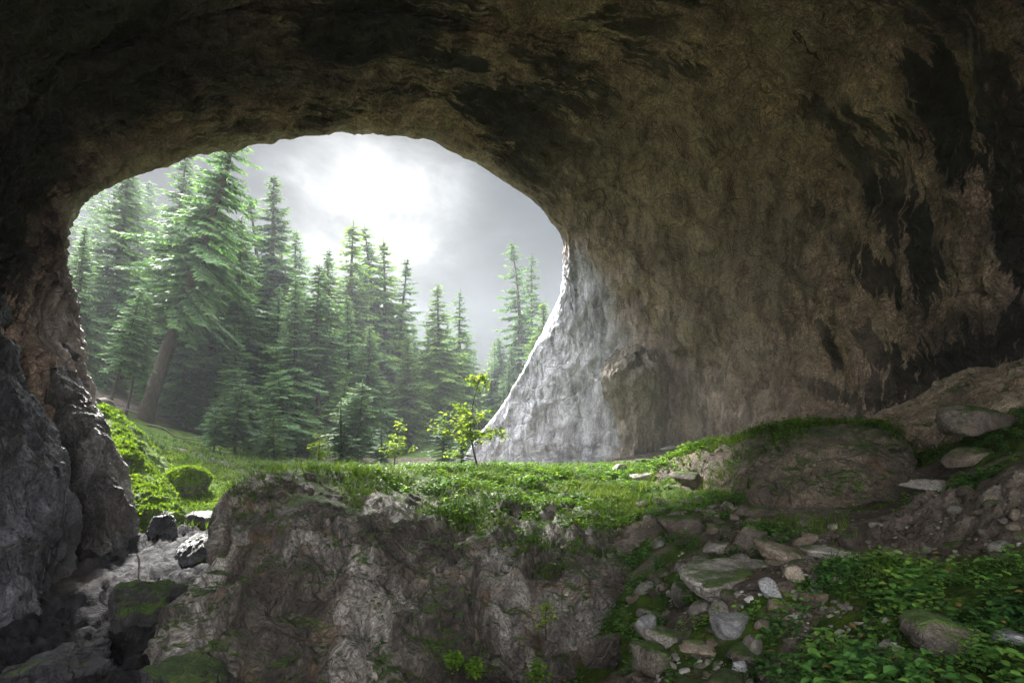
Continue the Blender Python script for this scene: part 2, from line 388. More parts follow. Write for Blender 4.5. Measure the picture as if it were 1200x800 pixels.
HERB = [(1110, 725, 4.7, 1.1, 1), (1010, 690, 5.6, .55, 1), (1060, 680, 5.3, .5, .9), (1160, 790, 3.9, .9, 1), (1020, 770, 4.3, .5, 1), (1090, 795, 3.6, .8, 1), (1190, 735, 4.2, .7, .9), (1180, 672, 5.4, .35, .7),
        (905, 730, 5.5, .38, 1), (890, 755, 5.0, .3, .8), (915, 622, 8.8, .55, 1), (940, 628, 8.4, .4, .9), (830, 592, 11.5, .8, 1), (800, 600, 11.5, .7, .9), (868, 606, 10.2, .55, 1), (790, 690, 8.2, .35, .7), (830, 700, 6.6, .3, .9), (760, 775, 5.7, .3, .6),
        (835, 665, 7.4, .3, .7), (990, 592, 10.9, .5, 1), (1025, 598, 10.7, .4, .8), (1105, 525, 12.2, 1.1, 1), (1080, 512, 14, 1.2, 1), (1140, 512, 11.2, .8, .9), (1150, 560, 8.8, .5, .9), (1125, 575, 8.9, .4, .8), (1185, 500, 9.5, .9, 1), (1190, 470, 10, .6, .8),
        (1080, 590, 10.2, .5, .7), (780, 560, 14, .8, .6), (720, 720, 8, .4, .7), (750, 690, 8.6, .45, .9), (748, 722, 7.6, .4, .9), (772, 640, 10, .5, .9), (795, 652, 9, .4, .9), (745, 765, 6.6, .4, .8), (805, 770, 5.4, .35, .8), (870, 655, 7.6, .3, .6), (820, 620, 10, .5, .8), (905, 790, 4.6, .3, .8), (840, 790, 5, .3, .7), (985, 605, 10.4, .4, .6), (735, 665, 10, .4, .8), (960, 655, 6.9, .16, .8), (700, 790, 5.6, .5, .6), (820, 800, 4.8, .4, .5), (880, 800, 4.5, .3, .7)]
HERB, TRAIL, GULLY = refit(HERB), refit(TRAIL), refit(GULLY)
BANK = refit([(1075, 628, 8, .6, 1), (1110, 625, 7.5, .9, 1), (1170, 630, 6.3, .9, 1), (1090, 600, 8.6, .7, .8), (1200, 610, 6.3, .8, 1)])
GREEN = [(150, 500, 27, 5, .9), (205, 508, 30, 6, .9), (600, 560, 17, 3.5, 1), (500, 560, 16, 2.5, .9), (680, 565, 16, 2, .9), (560, 545, 24, 5, 1), (720, 550, 23, 4, 1), (800, 535, 19, 3, 1), (900, 512, 17, 3, 1), (960, 505, 19, 3, .9), (770, 575, 13.5, 1.6, .7),
         (150, 515, 21, 2.5, 1), (190, 575, 17, 2, 1), (245, 606, 15, 1.0, 1), (265, 565, 19, 2.2, .9), (215, 545, 20, 2, 1), (300, 540, 26, 3, .6), (420, 550, 25, 5, .8), (1080, 515, 14, 1.5, .9)] + HERB

def build_ground():
    th = np.concatenate([np.linspace(-180, -52, 40, endpoint=False), np.linspace(-52, 52, 680), np.linspace(52, 180, 41)[1:]])
    rr = np.concatenate([[.05, .5, 1.0, 1.6, 2.2], np.geomspace(2.7, 48, 400), np.geomspace(49, 150, 30)])
    T, RR = np.meshgrid(np.radians(th), rr)
    xy = np.stack([np.sin(T) * RR, np.cos(T) * RR], 2).reshape(-1, 2)
    z = ground_z(xy)
    green = np.maximum(blob(xy, GREEN), sstep(30, 45, xy[:, 1]) * .6) * (1 - .9 * blob(xy, TRAIL))
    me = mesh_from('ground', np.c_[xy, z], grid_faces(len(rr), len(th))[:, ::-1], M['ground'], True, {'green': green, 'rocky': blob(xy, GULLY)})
    o = link('ground', me)
    tag(o, 'brown soil, trodden path and green turf floor running out of the cave into the wood', 'ground', kind='structure')
    return o
GROUND = build_ground()

# ------------------------------------------------------------------ the cave vault
def build_cave():
    B = [(200, 800, 13.5), (150, 640, 15), (78, 430, 16.5), (54, 320, 17.5), (92, 212, 19.5), (296, 158, 23), (470, 154, 27), (625, 232, 31), (668, 310, 33), (628, 430, 33.5), (566, 545, 34), (530, 680, 34)]
    C = [(75, 800, 12), (57, 660, 12.8), (30, 430, 14.3), (24, 300, 16), (70, 178, 18), (295, 130, 22), (480, 128, 25.5), (652, 200, 29.3), (699, 292, 31.5), (738, 430, 31), (772, 545, 30), (790, 680, 29)]
    C2 = [(0, 800, 11), (-20, 660, 12), (-20, 425, 13), (-15, 265, 14.6), (40, 120, 16.6), (262, 60, 20), (500, 55, 23.3), (735, 118, 26), (825, 250, 28), (850, 408, 28), (866, 545, 27), (880, 680, 26)]
    D = [(-170, 850, 9.8), (-150, 680, 10.4), (-80, 420, 11.5), (-75, 230, 13), (-10, 60, 15), (230, -40, 18), (525, -50, 20.5), (830, 10, 22), (975, 180, 23.5), (1005, 375, 23.5), (1010, 545, 22.5), (1010, 700, 21)]
    E = [(-9.5, 4, -8), (-10, 4, -4), (-10.5, 4, .5), (-10.2, 4, 5), (-8, 4, 9.5), (-2.5, 5, 12.5), (4.5, 6, 13.8), (11, 6, 12.2), (14.8, 6, 8), (15.6, 6, 3), (15.4, 6, -2), (15.4, 6, -7)]
    G = [(-9.5, -2, -8), (-10, -2, -4), (-10.5, -2, .5), (-10, -2, 5), (-8, -2, 8.6), (-2.5, -2, 10.8), (4, -2, 11.4), (10, -2, 10.2), (13.5, -2, 6.8), (14.5, -2, 2), (14.5, -2, -2), (14.5, -2, -7)]
    H = [(-9, -7, -8), (-9.5, -7, -4), (-9.8, -7, .5), (-9.3, -7, 4.6), (-7, -7, 7.5), (-2.5, -7, 9), (3, -7, 9.4), (8, -7, 8.4), (11, -7, 6), (12.5, -7, 2), (12.5, -7, -2), (12.5, -7, -7)]
    B, C, C2, D = [np.array([P(*t) for t in r]) for r in (B, C, C2, D)]
    E, G, H = [np.array(r, float) for r in (E, G, H)]
    c = np.array([-3.5, 0, 3.0])
    def outer(k, dy):
        q = B.copy(); q[:, 0] = c[0] + (B[:, 0] - c[0]) * k; q[:, 2] = c[2] + (B[:, 2] - c[2]) * k; q[:, 1] += dy
        return q
    A = outer(1.22, .9); A[:4] = B[:4] + np.array([-1.8, .1, 0]); A[8:, 0] += np.array([0, -.3, -.8, -1.2])
    A2 = outer(1.9, -3.0); A2[7:, 1] += 7; A2[:4] = B[:4] + np.array([-9, -1.0, 2.0])
    A3 = outer(2.25, -5); A3[7:, 1] += 14; A3[:4] = B[:4] + np.array([-26, -5.0, 4.0])
    ctrl = np.stack([A3, A2, A, B, C, C2, D, E, G, H])
    rt = smooth_t([6, 14, 30, 70, 130, 150, 170, 24, 10])
    ct = smooth_t([20, 60, 56, 56, 60, 60, 60, 60, 60, 50, 16])
    g = patch_grid(ctrl, rt, ct)
    n = grid_normals(g)
    mid = np.array([1.0, 14.0, 2.0])
    nr, nc = g.shape[:2]
    V = g.reshape(-1, 3); N = n.reshape(-1, 3)
    RT = np.repeat(rt, nc); CT = np.tile(ct, nr)
    # arc-length style coordinates: along the loop and along the sweep
    su = np.concatenate([[0], np.cumsum(np.linalg.norm(np.diff(g, axis=1), axis=2).mean(0))])
    sv = np.concatenate([[0], np.cumsum(np.linalg.norm(np.diff(g, axis=0), axis=2).mean(1))])
    UV = np.stack([np.tile(su, nr), np.repeat(sv, nc)], 1)
    # make normals point into the cave
    k = (nr * 2 // 3) * nc + nc // 2
    if np.dot(N[k], mid - V[k]) < 0: N = -N; flip = True
    else: flip = False
    rim = np.exp(-((RT - 3.0) / .45) ** 2)
    amp = (1 - .72 * rim) * (1 - .65 * sstep(7.0, 7.8, CT) * np.exp(-((RT - 3.35) / .85) ** 2))
    q = np.c_[UV[:, 0] * .22, UV[:, 1] * .75, V[:, 2] * .05]
    disp = amp * (.60 * fbm(V * .16, 3, 3) + .34 * fbm(V * .45, 4, 5) + .20 * ridged(q, 5, 7, .55) + .11 * ridged(V * .95, 5, 15, .6))
    f1, f2, idv = worley(np.c_[UV[:, 0] * .3, UV[:, 1] * .8, V[:, 2] * .1] + .35 * fbm(V * .6, 3, 19)[:, None], 9)
    disp += amp * .34 * (idv - .5) * sstep(0, .10, f2 - f1)
    h1, h2, idh = worley(np.c_[UV[:, 0] * .9, UV[:, 1] * 1.7, V[:, 2] * .2] + .5 * fbm(V * .9, 3, 20)[:, None], 10)
    disp += amp * .13 * (idh - .5) * sstep(0, .12, h2 - h1)
    # flutes and rough facets on the outward-facing end of the right wall
    jam = sstep(7.2, 8.0, CT) * np.exp(-((RT - 3.35) / .75) ** 2)
    wj = .5 * fbm(V * .45, 3, 29)
    qj = np.c_[UV[:, 0] * .13 + wj * .3, UV[:, 1] * .9 + wj, V[:, 2] * .05]
    qk = np.c_[UV[:, 0] * .45 + wj, UV[:, 1] * 1.5 + UV[:, 0] * .35 + wj, V[:, 2] * .1]
    disp += jam * (.22 * ridged(qj, 3, 23, .45) + .06 * ridged(qk * .8, 4, 25, .5) + .035 * fbm(V * 6.0, 3, 28))
    j1, j2, idj = worley(np.c_[V[:, 0] + .5 * V[:, 2], V[:, 1], V[:, 2] * .5 - .3 * V[:, 0]] * 1.1 + .3 * fbm(V, 3, 39)[:, None], 44)
    disp += jam * (.16 * (idj - .5) * sstep(0, .06, j2 - j1) - .07 * sstep(.05, 0, j2 - j1))
    jl = sstep(5.2, 4.2, CT) * np.exp(-((RT - 3.4) / .7) ** 2)
    disp += jl * .22 * ridged(np.c_[UV[:, 0] * .35, UV[:, 1] * 1.7, V[:, 2] * .1], 5, 27, .55)
    V = V + N * disp[:, None]
    pn = fbm(V * .5, 4, 33)
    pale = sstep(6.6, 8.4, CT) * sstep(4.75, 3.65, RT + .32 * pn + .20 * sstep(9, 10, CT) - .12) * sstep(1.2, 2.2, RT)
    pale = np.maximum(pale, .75 * sstep(5.4, 4.0, CT) * sstep(4.1, 3.6, RT + .3 * pn))  # rim light of the left edge, put into the colour
    pale = np.maximum(pale, .62 * sstep(3.9, 3.2, RT + .35 * pn))  # wet sheen along the rim, painted as a pale tone
    pale = np.maximum(pale, .66 * sstep(6.5, 7.8, CT) * sstep(6.25, 5.3, RT + .3 * pn))  # right wall lightened in colour to stand in for light from the mouth
    dd_ = np.maximum(V[:, 1], .5); pu = CX + V[:, 0] / dd_ * F; pv = HZ - V[:, 2] / dd_ * F
    stain = np.zeros(len(V))
    for w_, pts_ in [(15, [(940, 235), (985, 280), (1035, 320), (1064, 346)]), (15, [(715, 245), (770, 285), (808, 312)]), (11, [(640, 238), (700, 275), (760, 302)]), (6, [(868, 250), (905, 275)]),
                     (5, [(888, 235), (932, 256)]), (7, [(800, 328), (847, 377)]), (6, [(850, 350), (884, 388)]), (6, [(832, 415), (852, 458)]), (9, [(902, 342), (928, 388)]), (7, [(905, 300), (950, 342)]),
                     (15, [(980, 275), (1022, 332)]), (26, [(560, 118), (592, 140)]), (20, [(640, 108), (702, 122)]), (30, [(1010, 170), (1060, 260), (1092, 330)]), (36, [(1090, 80), (1132, 180)]), (28, [(1172, 150), (1190, 300)]),
                     (11, [(592, 190), (680, 226), (732, 262)]), (17, [(950, 130), (1052, 160)]), (6, [(820, 198), (862, 216)]), (16, [(1015, 398), (1062, 444)]), (10, [(945, 448), (1002, 470)]), (7, [(960, 380), (985, 430)]),
                     (6, [(770, 300), (800, 345)]), (9, [(862, 290), (900, 330)]), (8, [(760, 180), (830, 205)]), (14, [(480, 60), (560, 75)]), (12, [(740, 60), (820, 90)]), (34, [(1040, 462), (1120, 425), (1210, 395)])]:  # last wide stroke only darkens the wall to set off the slab
        for (a0, b0), (a1, b1) in zip(pts_[:-1], pts_[1:]):
            L2 = (a1 - a0) ** 2 + (b1 - b0) ** 2
            t_ = np.clip(((pu - a0) * (a1 - a0) + (pv - b0) * (b1 - b0)) / L2, 0, 1)
            ds = np.hypot(pu - a0 - t_ * (a1 - a0), pv - b0 - t_ * (b1 - b0))
            stain = np.maximum(stain, np.where(V[:, 1] > 5, np.clip(1.25 - ds / (w_ * 1.5), 0, 1), 0))
    painted_shade = sstep(6.6, 4.6, CT) * sstep(3.75, 4.75, RT + .4 * pn + .10 * np.sin(CT * 9)) * sstep(2.2, 3.0, CT)  # painted shade: upper left of the vault darkened in colour
    painted_shade = np.maximum(painted_shade, .85 * sstep(5.95, 6.75, RT + .5 * pn))  # painted shade over the far right wall and rear of the vault
    Fc = grid_faces(nr, nc)
    if not flip: Fc = Fc[:, ::-1]
    me = mesh_from('cave_vault', V, Fc, M['cave'], True, {'pale': pale, 'painted_shade': painted_shade, 'stain': stain}, UV)
    o = link('cave_vault', me)
    tag(o, 'dark brown limestone cave vault arching over the mouth, with black mineral streaks', 'cave', kind='structure')
    return o
CAVE = build_cave()

# ------------------------------------------------------------------ sculpted rock masses from surveyed sections
def rock_patch(name, rows, cr, cc, mat, dispf, world=False, parent=None):
    ctrl = np.array([[p if world else P(*p) for p in r] for r in rows], float)
    rt = smooth_t([cr] * (len(ctrl) - 1) if isinstance(cr, int) else cr)
    ct = smooth_t([cc] * (ctrl.shape[1] - 1) if isinstance(cc, int) else cc)
    g = patch_grid(ctrl, rt, ct)
    n = grid_normals(g).reshape(-1, 3); V = g.reshape(-1, 3)
    mid = V.mean(0) + np.array([0, 2.0, -1.0])
    flip = ((V - mid) * n).sum() < 0
    if flip: n = -n
    dd = dispf(V); dd = dd - dd.mean()
    V = V + n * dd[:, None]
    Fc = grid_faces(*g.shape[:2])
    if flip: Fc = Fc[:, ::-1]
    return link(name, mesh_from(name, V, Fc, mat), parent)

def bluff(a=.5, vs=.5, s=1.0, seed=0, fine=1.0):
    def f(V):
        w = V + .45 * np.stack([fbm(V * .5, 3, seed + 51), fbm(V * .5, 3, seed + 52), fbm(V * .5, 3, seed + 53)], 1)
        q = w * np.array([1.0, 1.0, vs]) * s
        qd = np.stack([q[:, 0] + .45 * q[:, 2], q[:, 1], q[:, 2] - .3 * q[:, 0]], 1)
        f1, f2, idv = worley(qd * .75, seed + 3)
        g1, g2, idw = worley(qd * 2.1 + 5, seed + 4)
        h1, h2, idx = worley(qd * np.array([5.5, 5.5, 3.5]) + 9, seed + 14)
        d = a * (.55 * (idv - .5) * sstep(0, .09, f2 - f1) + .30 * (idw - .5) * sstep(0, .10, g2 - g1) + .12 * (idx - .5) * sstep(0, .15, h2 - h1) - .10 * sstep(.06, 0, f2 - f1))
        d += a * (.34 * ridged(qd * .6, 5, seed + 5, .5)) + a * .35 * fbm(V * .35, 3, seed + 6)
        return d + fine * (.035 * ridged(qd * 3.2, 4, seed + 8) + .02 * fbm(V * 9, 3, seed + 9))
    return f

def flutes(a, seed):
    def f(V):
        w = V + np.stack([.35 * fbm(V * .45, 3, seed + 51), .35 * fbm(V * .45, 3, seed + 52), V[:, 2] * 0], 1)
        q = np.stack([w[:, 0] + .12 * w[:, 2], w[:, 1], w[:, 2] * .16], 1)
        f1, f2, idv = worley(w * np.array([1.1, 1.1, .35]), seed + 3)
        h1, h2, idx = worley(w * np.array([4.5, 4.5, 2.2]) + 9, seed + 14)
        d = a * (.75 * ridged(q * .75, 4, seed + 5, .5) + .30 * (idv - .5) * sstep(0, .10, f2 - f1) + .10 * (idx - .5) * sstep(0, .15, h2 - h1))
        return d + a * .3 * fbm(V * .4, 3, seed + 6) + .05 * ridged(w * np.array([3.2, 3.2, 1.0]), 4, seed + 8) + .03 * ridged(V * 5.5, 3, seed + 9)
    return f

def crag(a=.35, vs=.45, s=1.0, seed=0):
    def f(V):
        w = V + .35 * np.stack([fbm(V * .7, 3, seed + 51), fbm(V * .7, 3, seed + 52), fbm(V * .7, 3, seed + 53)], 1)
        q = w * np.array([1.0, 1.0, vs]) * s
        f1, f2, idv = worley(q * 1.1, seed + 3)
        g1, g2, idw = worley(q * 2.9 + 5, seed + 4)
        d = a * (.55 * (idv - .5) * sstep(0, .16, f2 - f1) - .45 * (f1 - .4) + .22 * (idw - .5) * sstep(0, .2, g2 - g1) - .16 * (g1 - .4))
        d += a * (.42 * ridged(q * .9, 5, seed + 5, .52) - .2) + a * .5 * fbm(V * .5, 3, seed + 6) + .03 * fbm(V * 6, 3, seed + 9)
        return d
    return f

boulder = rock_patch('boulder', [
    [(330, 640, 16), (330, 640, 17), (360, 640, 18), (400, 640, 18.5), (460, 640, 19.5), (560, 640, 21), (680, 640, 21), (740, 650, 18), (740, 660, 15)],
    [(300, 620, 13.5), (268, 588, 12.2), (282, 556, 12.3), (345, 538, 13.5), (420, 541, 14.5), (520, 543, 16.5), (640, 548, 17.5), (725, 578, 16), (765, 625, 13.5)],
    [(290, 650, 12.5), (248, 645, 10.8), (292, 600, 10.8), (365, 587, 11.3), (440, 592, 12), (540, 604, 12.3), (650, 616, 12.2), (728, 634, 11.6), (772, 657, 11.8)],
    [(260, 720, 11.5), (210, 712, 9.6), (282, 660, 9.5), (370, 650, 9.6), (450, 652, 9.7), (540, 662, 10.0), (630, 672, 10.1), (708, 688, 9.9), (752, 702, 10.5)],
    [(230, 790, 11), (172, 780, 8.6), (262, 740, 8.4), (370, 733, 8.4), (450, 738, 8.4), (540, 748, 8.7), (620, 758, 9.0), (692, 768, 9.1), (722, 772, 9.9)],
    [(200, 880, 10), (130, 870, 7.7), (240, 865, 7.4), (370, 865, 7.3), (460, 870, 7.3), (550, 872, 7.6), (620, 872, 8.1), (690, 872, 8.4), (720, 860, 9)],
    [(200, 1050, 10), (120, 1050, 7.5), (235, 1050, 7.2), (370, 1050, 7.1), (460, 1050, 7.1), (550, 1050, 7.4), (620, 1050, 7.9), (685, 1050, 8.2), (712, 1050, 9)]],
    [40, 70, 110, 110, 110, 30], [30, 50, 60, 60, 60, 60, 60, 40], M['boulder'], lambda V: (.30 + .70 * sstep(-.95, -1.9, V[:, 2])) * (bluff(.46, .36, .75, 0, 1.2)(V) + .20 * ridged(np.c_[V[:, 0] + .35 * V[:, 2], V[:, 1], V[:, 2] * .22] * .85 + .25 * fbm(V * .6, 3, 17)[:, None], 4, 71, .5)) + .05 * fbm(V * 1.6, 4, 72))
tag(boulder, 'huge craggy grey boulder with a grassy top filling the foreground', 'boulder')

knoll = rock_patch('rock_outcrop', [
    [(770, 600, 19), (800, 600, 20), (880, 580, 21), (960, 570, 20), (1040, 570, 18), (1090, 590, 16), (1100, 620, 14)],
    [(745, 566, 17.5), (790, 533, 17), (860, 516, 17), (930, 502, 16.5), (1000, 499, 15), (1050, 510, 14), (1074, 545, 12.8)],
    [(790, 580, 15), (840, 550, 14.2), (890, 532, 13.6), (950, 522, 13), (1010, 525, 12.6), (1050, 540, 12.2), (1072, 565, 12)],
    [(840, 595, 14), (868, 574, 12.8), (905, 562, 12), (955, 563, 11.6), (1005, 568, 11.4), (1042, 578, 11.4), (1066, 590, 11.6)],
    [(850, 622, 13.5), (878, 608, 12.2), (915, 608, 11.6), (955, 610, 11.2), (1005, 612, 11), (1038, 607, 11), (1060, 607, 11.3)],
    [(850, 720, 13.5), (878, 720, 12.2), (915, 720, 11.6), (955, 720, 11.2), (1005, 720, 11), (1038, 720, 11), (1060, 720, 11.3)]],
    [30, 50, 70, 60, 30], 50, M['outcrop'], bluff(.26, .8, .6, 70))
tag(knoll, 'rounded brown rock knoll beside the path, dark in front and grassy on top', 'rock')

slab = rock_patch('rock_slab', [
    [(1000, 560, 18), (1060, 560, 18), (1130, 560, 17), (1220, 560, 16), (1330, 560, 15)],
    [(1015, 492, 16), (1060, 474, 16), (1120, 450, 15.5), (1205, 430, 14), (1330, 405, 13)],
    [(1025, 500, 15), (1075, 492, 14), (1130, 480, 13.2), (1210, 464, 12), (1330, 445, 11)],
    [(1030, 506, 14.6), (1080, 506, 13.2), (1140, 506, 12.4), (1215, 502, 11.2), (1330, 500, 10.4)],
    [(1030, 600, 14.6), (1080, 600, 13.2), (1140, 600, 12.4), (1215, 600, 11.2), (1330, 600, 10.4)]],
    [20, 50, 50, 20], 55, M['slab'], bluff(.30, 1.2, .6, 140))
tag(slab, 'long sloping tan rock slab against the foot of the dark wall at far right', 'rock')

def lerp_tab(tab, v):
    return float(np.interp(v, [t[0] for t in tab], [t[1] for t in tab]))
def column_rows(vs, left, right, base, fr, dd):
    rows = []
    for v in vs:
        l, r, b = lerp_tab(left, v), lerp_tab(right, v), lerp_tab(base, v)
        rows.append([(l + (r - l) * f, v, b + d) for f, d in zip(fr, dd)])
    return rows
vs1 = [300, 370, 430, 490, 550, 610, 670, 730, 790, 880, 1050]
butt1 = rock_patch('rock_buttress', column_rows(vs1, [(300, -330), (1050, -330)],
    [(300, -5), (370, 5), (430, 22), (490, 45), (550, 70), (610, 86), (650, 82), (690, 66), (730, 64), (790, 66), (1050, 66)],
    [(300, 14.5), (370, 13.3), (430, 12.4), (490, 11.6), (550, 11), (610, 10.5), (670, 10), (730, 9.6), (790, 9.1), (880, 8.6), (1050, 8.4)],
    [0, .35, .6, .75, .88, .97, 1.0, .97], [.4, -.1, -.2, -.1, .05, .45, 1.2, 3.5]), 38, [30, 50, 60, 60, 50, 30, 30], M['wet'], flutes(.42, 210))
tag(butt1, 'wet dark fluted rock buttress at the left edge, nearest the camera', 'rock')
vs2 = [340, 400, 450, 500, 560, 620, 680, 740, 800, 950]
butt2 = rock_patch('rock_buttress', column_rows(vs2, [(340, -30), (400, -20), (450, 0), (500, 30), (560, 52), (620, 62), (680, 50), (950, 40)],
    [(340, 62), (400, 78), (450, 96), (500, 118), (560, 138), (620, 152), (680, 154), (740, 142), (800, 130), (950, 120)],
    [(340, 17.9), (400, 15.9), (450, 14.7), (500, 13.8), (560, 13.2), (620, 12.6), (680, 11.9), (740, 11.2), (800, 10.6), (950, 10)],
    [-.1, .12, .35, .6, .82, .96, 1.0, .95], [2.0, .7, .15, -.15, -.1, .25, .9, 3.5]), 38, [20, 30, 40, 40, 30, 24, 24], M['buttress'], flutes(.36, 260))
tag(butt2, 'pale ridged rock buttress under the left rim, behind the dark wet one', 'rock')
ledge = rock_patch('mossy_ledge', [
    [(175, 520, 23), (205, 555, 21), (228, 580, 19), (243, 612, 17.5), (243, 650, 16), (218, 700, 14)],
    [(112, 476, 20.5), (136, 505, 18.5), (162, 542, 16.8), (186, 575, 15.4), (203, 609, 14.2), (190, 662, 12.8)],
    [(98, 522, 18), (116, 548, 16.2), (138, 582, 14.8), (158, 617, 13.8), (174, 648, 13), (168, 692, 12)],
    [(90, 640, 15.5), (105, 660, 14), (125, 692, 13), (140, 712, 12.3), (155, 718, 11.8), (160, 724, 11.4)],
    [(90, 820, 15.5), (105, 820, 14), (125, 820, 13), (140, 820, 12.3), (155, 820, 11.8), (160, 820, 11.4)]],
    [40, 60, 70, 20], 42, M['mossy'], bluff(.5, .6, 1.0, 320))
tag(ledge, 'steep rock ledge coated in bright green moss beside the left buttress', 'rock')

# ------------------------------------------------------------------ free rocks and stones
def ico(level):
    import bmesh
    bm = bmesh.new(); bmesh.ops.create_icosphere(bm, subdivisions=level, radius=1)
    V = np.array([v.co[:] for v in bm.verts]); Fc = np.array([[v.index for v in f.verts] for f in bm.faces])
    bm.free(); return V, Fc
ICO = {k: ico(k) for k in (2, 3, 4, 5, 6)}

def stone_mesh(name, rad, seed, mat, level=4, planes=13, sharp=9.0, rough=.10):
    D, Fc = ICO[level]
    r_ = np.random.default_rng(seed)
    nrm = r_.normal(size=(planes, 3)); nrm /= np.linalg.norm(nrm, axis=1, keepdims=True)
    nrm = np.vstack([nrm, [[0, 0, 1], [0, 0, -1]]])
    dist = np.append(r_.uniform(.62, 1.0, planes), [.75, .75])
    t = np.maximum(D @ nrm.T, 1e-3) / dist
    rad_ = 1 / (t ** sharp).sum(1) ** (1 / sharp)
    V = D * rad_[:, None]
    off = r_.uniform(-50, 50, 3)
    V = V * (1 + rough * fbm(V * 1.6 + off, 4, 3)[:, None] + rough * .5 * ridged(V * 3.1 + off, 3, 9)[:, None])
    V = V / np.abs(V).max(0)
    V = V * np.asarray(rad)
    return mesh_from(name, V, Fc, mat)

def surface_at(u, v):
    dg = bpy.context.evaluated_depsgraph_get()
    h = scene.ray_cast(dg, (0, 0, 0), Vector(P(u, v, 1.0)).normalized())
    return np.array(h[1]) if h[0] else None
bpy.context.view_layer.update()
DROP = {'stone', 'flat_stone'}
def rk(name, u, v, d, w, h, label, mat='stone', depth=.8, rot=(0, 0, 0), level=4, seed=None, cat='stone', planes=13, group=None, rough=.10, sharp=9.0):
    c = P(u, v, d)
    if name in DROP:
        q = surface_at(u, v + h * .38)
        if q is not None and d * .6 < q[1] < d * 1.7:
            d = q[1]; h *= .75 if name == 'flat_stone' else .9; w *= 1.30 if name == 'flat_stone' else 1.15; c = q + np.array([0, 0, h / 2 * d / F * .55])
    rx, rz = w / 2 * d / F, h / 2 * d / F
    seed = int(u * 7 + v) if seed is None else seed
    o = link(name, stone_mesh(name, (rx, max(rx * depth, rz * .8), rz), seed, M[mat], level, planes, sharp=sharp, rough=rough), loc=c, rot=[R(a) for a in rot])
    return tag(o, label, cat, group)

rk('mossy_boulder', 214, 566, 17.5, 58, 58, 'round boulder wrapped in yellow green moss on the left slope', 'mossy', .9, (0, 14, 0), level=5, cat='boulder', planes=24, rough=.22, sharp=3.0)
rk('mossy_block', 172, 716, 10.0, 108, 92, 'dark upright block capped with moss at the foot of the left buttress', 'wetmoss', .9, (0, 0, 20), 5, cat='rock', planes=16, rough=.24)
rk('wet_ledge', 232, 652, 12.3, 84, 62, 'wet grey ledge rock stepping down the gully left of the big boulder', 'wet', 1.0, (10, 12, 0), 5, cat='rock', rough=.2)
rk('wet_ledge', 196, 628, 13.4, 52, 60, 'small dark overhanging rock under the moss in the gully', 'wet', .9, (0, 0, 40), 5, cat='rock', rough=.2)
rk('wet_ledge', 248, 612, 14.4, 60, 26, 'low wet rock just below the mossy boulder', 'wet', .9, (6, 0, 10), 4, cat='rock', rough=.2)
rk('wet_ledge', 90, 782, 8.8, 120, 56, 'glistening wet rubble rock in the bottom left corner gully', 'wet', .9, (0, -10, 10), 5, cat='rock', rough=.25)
rk('wet_ledge', 205, 798, 7.4, 120, 44, 'mossy low rock at the bottom edge left of the big boulder', 'wetmoss', .8, (0, 8, 0), 5, cat='rock', rough=.15)
